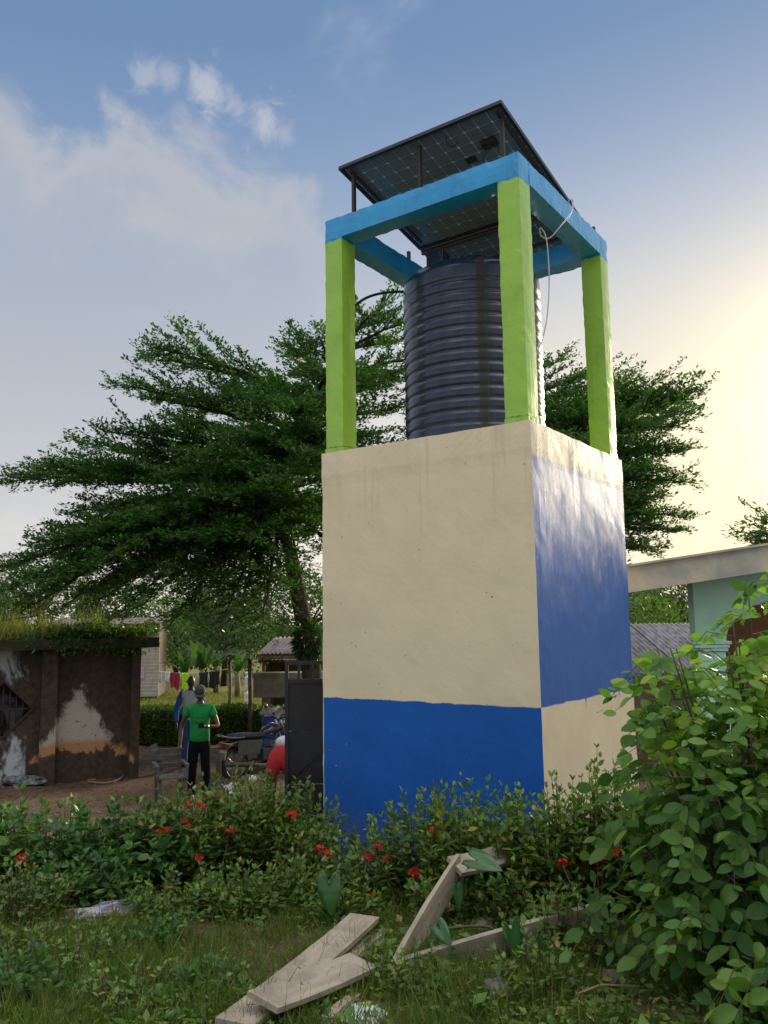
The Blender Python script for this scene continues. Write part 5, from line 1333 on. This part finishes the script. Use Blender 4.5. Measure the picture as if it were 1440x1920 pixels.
# --- tall compound-leaved shrub on the right
def shrub(X, Y, h, rad, nst, label, seed, keep=300, xs=1.0):
    r = np.random.default_rng(seed); base = np.array([X, Y, G(X, Y)])
    e = empty('compound_leaf_shrub', tuple(base), 0, label, 'shrub', 'tall shrubs at the right')
    wood = MB(); lp, ld, lu, ll, ly = [], [], [], [], []
    for i in range(nst):
        a = r.uniform(0, 2*math.pi); q = math.sqrt(r.random())
        ex, ey = math.cos(a)*q*rad*xs, math.sin(a)*q*rad*.8
        hh = h*(1-.42*q**1.6)*r.uniform(.30, 1.05)
        u = np.linspace(0, 1, 12)[:, None]
        pts = np.array([ex*.25, ey*.25, 0]) + np.array([ex*.75, ey*.75, hh])*u + np.array([ex*.25, ey*.25, 0])*u**2 - UP*.06*u**3
        wood.tube([Vector(p) for p in pts[::2]]+[Vector(pts[-1])], np.linspace(.013, .004, 7), 5)
        m = max(5, int(hh/.115))
        for j in range(m):
            v = .25+.75*(j+r.random()*.6)/m; k = min(int(v*11), 10); p = pts[k]+(pts[k+1]-pts[k])*(v*11-k)
            az = j*2.4+r.uniform(-.5, .5); out = np.array([math.cos(az), math.sin(az), 0]); 
            if p[1] < 0: out[1] -= .35
            Lr = r.uniform(.26, .42); np_ = r.integers(3, 5)
            young = v*hh > h*.50 and r.random() < .85 or r.random() < .08
            side = np.cross(out, UP); side /= np.linalg.norm(side); prev = p
            for s in range(np_*2+1):
                w_ = (s//2+1)/(np_+.3); rp_ = p + out*Lr*w_ + UP*(Lr*(.35*w_-.62*w_**2))
                ln = .122*r.uniform(.5, 1.2)*(1.0 if not young else .85)
                sg_ = 0 if s == np_*2 else (1 if s % 2 else -1)
                dd = out*(.55 if sg_ else 1.0)+side*sg_*.85+UP*(-.45 if not young else -.15)+r.normal(0, .30, 3)
                lp.append(rp_); ld.append(dd); lu.append(UP*.6+out*.9+r.normal(0, .45, 3)); ll.append(ln); ly.append(young)
            wood.tube([Vector(p), Vector(p+out*Lr*.55+UP*Lr*.08), Vector(p+out*Lr+UP*-Lr*.25)], [.0035, .003, .002], 3, cap=False)
    wood.build('stems', STEM, e)
    lp, ld, lu, ll, ly = map(np.array, (lp, ld, lu, ll, ly)); W = ll*r.uniform(.56, .68, len(ll))
    # the leaves that stand nearest the lens are parts of their own
    front = -lp[:, 1] + r.normal(0, .05, len(lp)); order = np.argsort(-front); near = np.zeros(len(lp), bool); near[order[:keep]] = True
    vary = []
    for k in range(4):
        cu, fo, tw = [(.10, .10, .0), (.26, .16, .05), (-.06, .05, -.06), (.18, .22, .10)][k]
        T = []; F_ = []; us = np.linspace(0, 1, 7)
        for u in us:
            wv = .46*math.sin(math.pi*min(1, u**.82))**.75*(1+.05*math.sin(u*19+k)) if 0 < u < 1 else .02
            for s in (-1, -.5, 0, .5, 1): T.append((u, s*wv, -cu*u*u + fo*abs(s)*wv*1.4 + tw*s*u + .012*math.sin(u*28)*abs(s)))
        F_ = [(i*5+q, (i+1)*5+q, (i+1)*5+q+1, i*5+q+1) for i in range(6) for q in range(4)]
        vary.append((np.array(T), F_))
    vm = []
    for mt in (LF_SHRUB, LF_YOUNG):
        row = []
        for T in vary:
            o_ = scatter('leaf', np.zeros((1, 3)), np.array([[1., 0, 0]]), UP[None], np.ones(1), np.full(1, .62), mt, T, None, (0, 0, 0), True); row.append(o_.data); bpy.data.objects.remove(o_)
        vm.append(row)
    ty = scatter('leaf_y', np.zeros((1, 3)), np.array([[1., 0, 0]]), UP[None], np.ones(1), np.full(1, .62), LF_YOUNG, OVAL); my = ty.data; bpy.data.objects.remove(ty)
    to = scatter('leaf_o', np.zeros((1, 3)), np.array([[1., 0, 0]]), UP[None], np.ones(1), np.full(1, .62), LF_SHRUB, OVAL); mo = to.data; bpy.data.objects.remove(to)
    d_, x_, z_ = frames(ld, lu)
    for i in np.nonzero(near)[0]:
        o = link('leaf', vm[1 if ly[i] else 0][i % 4], e)
        m = Matrix(((d_[i][0], -x_[i][0], z_[i][0]), (d_[i][1], -x_[i][1], z_[i][1]), (d_[i][2], -x_[i][2], z_[i][2]))).to_4x4()
        o.matrix_local = Matrix.Translation(lp[i]) @ m @ Matrix.Scale(float(ll[i]), 4)
    for msk, mt, nm in ((~near & ly, LF_YOUNG, 'young_foliage'), (~near & ~ly, LF_SHRUB, 'foliage')):
        if msk.any(): tag(scatter(nm, lp[msk], ld[msk], lu[msk], ll[msk], W[msk], mt, OVAL10, e), kind='stuff')
    return e
shrub(2.16, 4.95, 2.5, .74, 82, 'tall shrub with oval compound leaves in front of the tower side', 1, 300)
shrub(2.98, 4.75, 2.1, .66, 64, 'tall compound-leaved shrub cut by the right edge of the picture', 2, 200)
shrub(2.36, 4.4, 1.15, .80, 66, 'lower dark-leaved shrub at the bottom right corner', 3, 300, 1.1)

# --- arum plants with big arrow leaves
ARUM = simple('arum_leaf', (.035, .12, .028), .28, (.028, .095, .022), 5, .5)
def arum(name, lab, leaves):
    b = gp(*leaves[0][:2]) if False else None
    X, Y = leaves[0][6]; e = empty(name, (X, Y, G(X, Y)), 0, lab, 'plant')
    for px, py, Yl, L, az, pit, _ in leaves:
        c = at(px, py, Yl)-Vector((X, Y, G(X, Y)))
        out = []
        for u in np.linspace(0, 1, 17):    # heart outline with two back lobes
            if u < .25: x = -.32*math.sin(u/.25*math.pi/2)*1.0 - .02; y = .02+.26*(u/.25)
            else: v = (u-.25)/.75; x = -.34+1.2*v; y = .28+.10*math.sin(v*math.pi)-.38*v**1.7
            out.append((x, y))
        vs = []
        for x, y in out:
            for s in (1, .5, 0, -.5, -1): vs.append(((x if s else max(x, -.02))*L, s*y*L, (.10*abs(s)*y*2 - .16*max(0, x)**2 + .012*math.sin(x*22)*abs(s))*L))
        fs = [(i*5+k, i*5+k+1, (i+1)*5+k+1, (i+1)*5+k) for i in range(16) for k in range(4)]
        tip, nr = Vector(az).normalized(), Vector(pit); nr = (nr-tip*nr.dot(tip)).normalized()
        lf = MB().add(vs, fs, 0, True).build('leaf', ARUM, e); mm = Matrix((tip, nr.cross(tip), nr)).transposed().to_4x4(); mm.translation = c; lf.matrix_local = mm
        s_ = lf.modifiers.new('thick', 'SOLIDIFY'); s_.thickness = .002
        MB().tube(curve_pts([(0, 0, 0), (c.x*.3, c.y*.3, c.z*.7), tuple(c)], 14), [.008]*15, 6).build('stalk', STEM, e)
    return e
p1_, p2_, p3_ = gp(650, 1730), gp(880, 1770), gp(960, 1790)
arum('arum_plant', 'single large arrow-shaped leaf left of the fallen planks', [(618, 1662, 6.1, .27, (.06, -.25, -1), (-.1, -1, .3), (p1_.x, 6.25))])
arum('arum_plant', 'broad bright arum leaf beside the top of the formwork boards', [(895, 1614, 5.75, .25, (.8, -.5, -.15), (-.1, -.6, .8), (p2_.x, 6.15)), (858, 1672, 5.8, .17, (.1, -.3, -1), (.7, -.7, .2), (0, 0))])
arum('arum_plant', 'arum leaves drooping over the long formwork board', [(825, 1742, 5.25, .16, (.4, -.5, -.5), (-.5, -.6, .7), (p3_.x, 5.55)), (960, 1750, 5.2, .22, (.25, -.3, -.9), (.5, -.8, .3), (0, 0)), (1012, 1780, 5.15, .22, (.5, -.3, -.7), (-.3, -.9, .4), (0, 0))])

# ------------------------------------------------------------------ boards
PLK = simple('sawn_plank', (.44, .37, .29), .8, (.33, .27, .205), 5, .25, bmp=.35, bscale=30)
def sawn():
    m, t, p, o = newmat('sawn_board')
    v = t.node('ShaderNodeTexCoord').outputs['Object']
    g = t.noise(t.vmath('MULTIPLY', v, (1.2, 22, 22)), 1.6, 6, .65, .6); st_ = t.noise(v, 4, 5, .6)
    c = t.mix(t.ss(g, .3, .7), (.42, .36, .285), (.32, .265, .20)); c = t.mix(t.ss(st_, .42, .72, 0, .75), c, (.22, .19, .155)); c = t.mix(t.ss(t.noise(v, 21, 5, .7), .60, .70, 0, .7), c, (.13, .10, .075))
    kn = t.ss(t.noise(v, 13, 2, .4), .74, .78); c = t.mix(kn, c, (.12, .07, .04))
    t.put(p.inputs['Base Color'], c); p.inputs['Roughness'].default_value = .8; p.inputs['Specular IOR Level'].default_value = .25
    bump(t, p, g, .35, .004); return m
PLK = sawn()
def plank(a, b, wd, th, nrm, label=None, parent=None, name='plank', seed=0):
    """board from a to b; nrm = direction of its broad face"""
    a, b, n = Vector(a), Vector(b), Vector(nrm)
    d = b-a; L = d.length; d.normalize(); n = (n-d*n.dot(d)).normalized(); y = n.cross(d)
    bm = grid_box((L, wd, th), .16, .003, seed)
    for v in bm.verts: v.co.z += .012*(v.co.x/L)**2*4*(1 if seed % 2 else -1)
    me = bm_mesh(bm, name, PLK)
    o = link(name, me, parent)
    mw = Matrix((d, y, n)).transposed().to_4x4(); mw.translation = (a+b)/2 if parent is None else (a+b)/2 - parent.location
    o.matrix_local = mw
    if label: tag(o, label, 'plank', 'loose planks on the ground')
    return o
z_ = Vector((0, 0, 1))
plank(gp(684, 1738, .06)+z_*.05, gp(438, 1935, .04)+z_*.02, .21, .03, (0, -.1, 1), 'wide pale plank lying on the grass, longest on the ground', seed=1)
plank(gp(706, 1758, .02)+z_*.03, gp(600, 1850, .02)+z_*.02, .12, .03, (0, .2, 1), 'narrow plank tucked under the edge of the wide plank', seed=2)
plank(gp(680, 1826, .05)+z_*.055, gp(490, 1915, .06)+z_*.075, .20, .03, (.1, -.2, 1), 'pale knotty plank lying across the wide one at the bottom', seed=3)
plank(gp(668, 1872, .02)+z_*.02, gp(612, 1918, .02)+z_*.02, .06, .04, (0, 0, 1), 'short batten beside the knotty plank', seed=4)
J = at(735, 1800, 5.2); A1 = at(856, 1600, 6.0); B1 = at(1125, 1690, 5.3); C1 = at(945, 1588, 6.25)
fw = empty('formwork_frame', J, 0, 'open frame of three nailed formwork boards leaning into the hedge', 'formwork')
nn = (B1-J).cross(A1-J).normalized()
if nn.z < 0: nn = -nn
dA, dB = (A1-J).normalized(), (B1-J).normalized()
def eb(a, b, wd, th, seed):   # board on edge: broad face across the frame
    d = (b-a).normalized(); return plank(a-nn*wd/2, b-nn*wd/2, wd, th, d.cross(nn), None, fw, 'board', seed)
eb(J-dA*.01, A1, .19, .032, 5); eb(J+dB*.03, B1, .19, .032, 7)
plank(A1+Vector((.0, 0, -.06))-dA*.06, C1+Vector((0, 0, -.06)), .17, .035, (0, -.55, .85), None, fw, 'board', 9)

# ------------------------------------------------------------------ ground litter, stones, grass
def stone(px, py, s, label, seed, c=(.16, .14, .125)):
    q = gp(px, py); o = crumple('stone', q-Vector((0, 0, s*.15)), (s, s*.8, s*.6), c, label, 'stone', seed, (.09, .08, .07), .22); return o
stone(935, 1870, .10, 'rough grey lump of rubble below the long formwork board', 21)
stone(905, 1748, .10, 'pale stone half hidden under the long formwork board', 22, (.34, .32, .30))
stone(1150, 1850, .09, 'dark reddish stone at the foot of the right shrub', 23, (.11, .07, .055))
q = gp(776, 1857); crumple('paper_scrap', q, (.045, .035, .03), (.66, .68, .72), 'small crumpled white paper right of the planks', 'litter', 24, amp=.5)
q = gp(668, 1908); crumple('plastic_scrap', q, (.14, .11, .018), (.55, .66, .74), 'pale blue plastic scrap beside the batten at the bottom edge', 'litter', 25, (.65, .68, .70), .45)
def cloth_mat():
    m, t, p, o = newmat('striped_rag'); v = t.node('ShaderNodeTexCoord').outputs['Object']
    n = t.noise(t.vmath('MULTIPLY', v, (3, 9, 1)), 3, 3); c = t.mix(t.ss(n, .45, .52), (.40, .38, .38), (.12, .13, .22)); c = t.mix(t.ss(t.noise(v, 11), .55, .62), c, (.42, .22, .12))
    t.put(p.inputs['Base Color'], c); p.inputs['Roughness'].default_value = .9; return m
q = gp(195, 1722); o = crumple('striped_rag', q, (.30, .11, .055), (.4, .4, .4), 'dirty striped rag lying on the bare soil', 'rag', 26, amp=.4); o.data.materials[0] = cloth_mat(); o.rotation_euler.z = .25
q = gp(85, 1742); o = crumple('small_rag', q, (.10, .05, .025), (.4, .36, .33), 'small dirty rag left of the striped rag', 'rag', 27, amp=.4)
q0, q1 = gp(335, 1765), gp(350, 1775)
tag(MB().tube([q0+z_*.015, q0.lerp(q1, .5)+z_*.03, q1+z_*.01], .008, 6).build('twig', WOODL), 'short pale twig on the trampled grass', 'twig')
q0, q1 = gp(1080, 1888), gp(1200, 1880)
tag(MB().tube([q0+z_*.06, q0.lerp(q1, .4)+z_*.10, q1+z_*.08], .006, 6).build('bare_twig', WOODL), 'thin bare twig beneath the right shrub', 'twig')
# grass standing against and over the plank edges
def along(a, b, n, off):
    u = rng.random(n)[:, None]; a, b = np.array(a), np.array(b); d = b-a; s = np.cross(d, UP); s /= np.linalg.norm(s)
    q = a+(b-a)*u + s*(off+rng.normal(0, .03, n))[:, None]; q[:, 2] = gz(q[:, 0], q[:, 1])-.01; return q
qs = np.concatenate([along(gp(684, 1738), gp(438, 1935), 260, -.15), along(gp(684, 1738), gp(438, 1935), 200, .14), along(gp(690, 1836), gp(500, 1935), 420, -.13), along(gp(735, 1815), gp(1100, 1750), 900, -.05)])
qs = np.concatenate([qs, along(gp(735, 1815), gp(1100, 1750), 500, .1)])
n = len(qs); blades('plank_side_grass', qs, rng.uniform(.05, .17, n), rng.uniform(.004, .008, n), GRASS, .5, label='grass standing along the edges of the planks')
# grass and weeds
def fieldmask(x, y):
    return .5+.28*np.sin(x*2.3+1)*np.cos(y*2.9)+.22*np.sin(x*5.1+y*3.7)
n = 60000; yy = rng.uniform(4.0, 7.3, n); xx = rng.uniform(-.56, .60, n)*yy
k = rng.random(n) < (fieldmask(xx, yy)*1.1-.05+.35*(xx/yy < -.25)); bare = ((xx/yy+.20)**2/.02+(yy-5.7)**2/.5) < 1; k &= ~(bare & (rng.random(n) < .70))
bare2 = ((xx/yy+.36)**2/.004+(yy-6.7)**2/.06) < 1; k &= ~bare2
xx, yy = xx[k], yy[k]; n = len(xx)
blades('meadow_grass', np.stack([xx, yy, gz(xx, yy)-.01], 1), rng.gamma(3, .028, n)+.03, rng.uniform(.004, .009, n), GRASS, .55, label='short rough grass in the foreground')
n = 19000; c_ = rng.integers(0, 100, n); cx2 = rng.uniform(-.52, .5, 100); cy2 = rng.uniform(4.2, 6.9, 100); cx2[46:] = rng.uniform(-.52, -.18, 54); cy2[46:] = rng.uniform(4.3, 6.6, 54)
cx2[:10] = rng.uniform(.02, .22, 10); cy2[:10] = rng.uniform(4.4, 5.0, 10)
xx = cx2[c_]*cy2[c_]+rng.normal(0, .10, n); yy = cy2[c_]+rng.normal(0, .10, n)
blades('grass_tufts', np.stack([xx, yy, gz(xx, yy)-.01], 1), rng.gamma(3.5, .036, n).clip(.04, .26), rng.uniform(.004, .008, n), GRASS, .4, label='taller tufts of green grass around the planks')
n = 27000; yy = rng.uniform(4.0, 7.2, n); xx = rng.uniform(-.56, .5, n)*yy; k = rng.random(n) < fieldmask(xx+3, yy+1)*.9; k &= ~((((xx/yy+.20)**2/.02+(yy-5.7)**2/.5) < 1) & (rng.random(n) < .8)); k &= ~(((xx/yy+.36)**2/.004+(yy-6.7)**2/.06) < 1)
xx, yy = xx[k], yy[k]; n = len(xx)
P_ = np.stack([xx, yy, gz(xx, yy)+rng.uniform(.01, .07, n)], 1); d_ = unit(n); d_[:, 2] = np.abs(d_[:, 2])*.3; L_ = rng.gamma(4, .009, n)+.012
tag(scatter('leafy_weeds', P_, d_, UP+rng.normal(0, .35, (n, 3)), L_, L_*.55, LF_HEDGE, DIAMOND), 'low leafy weeds among the grass', 'weeds', kind='stuff')
n = 7000; yy = rng.uniform(5, 7.3, n); xx = rng.uniform(-.5, .3, n)*yy; P_ = np.stack([xx, yy, gz(xx, yy)+.012], 1); d_ = unit(n); d_[:, 2] *= .12; L_ = rng.uniform(.03, .09, n)
DRY = leafmat('dry_litter', [(.16, .11, .07), (.24, .18, .11), (.10, .07, .05)], .1, .9, .1)
tag(scatter('dry_straw', P_, d_, UP+rng.normal(0, .2, (n, 3)), L_, L_*.12, DRY, DIAMOND), 'dry straw and dead leaves on the soil', 'straw', kind='stuff')
n = 3500; yy = rng.uniform(9.5, 20, n); xx = rng.uniform(-.47, -.1, n)*yy; P_ = np.stack([xx, yy, gz(xx, yy)+.01], 1); d_ = unit(n); d_[:, 2] *= .15; L_ = rng.uniform(.03, .10, n)
tag(scatter('yard_litter', P_, d_, UP+rng.normal(0, .3, (n, 3)), L_, L_*.4, DRY, DIAMOND), 'dead leaves strewn over the bare yard', 'leaves', kind='stuff')
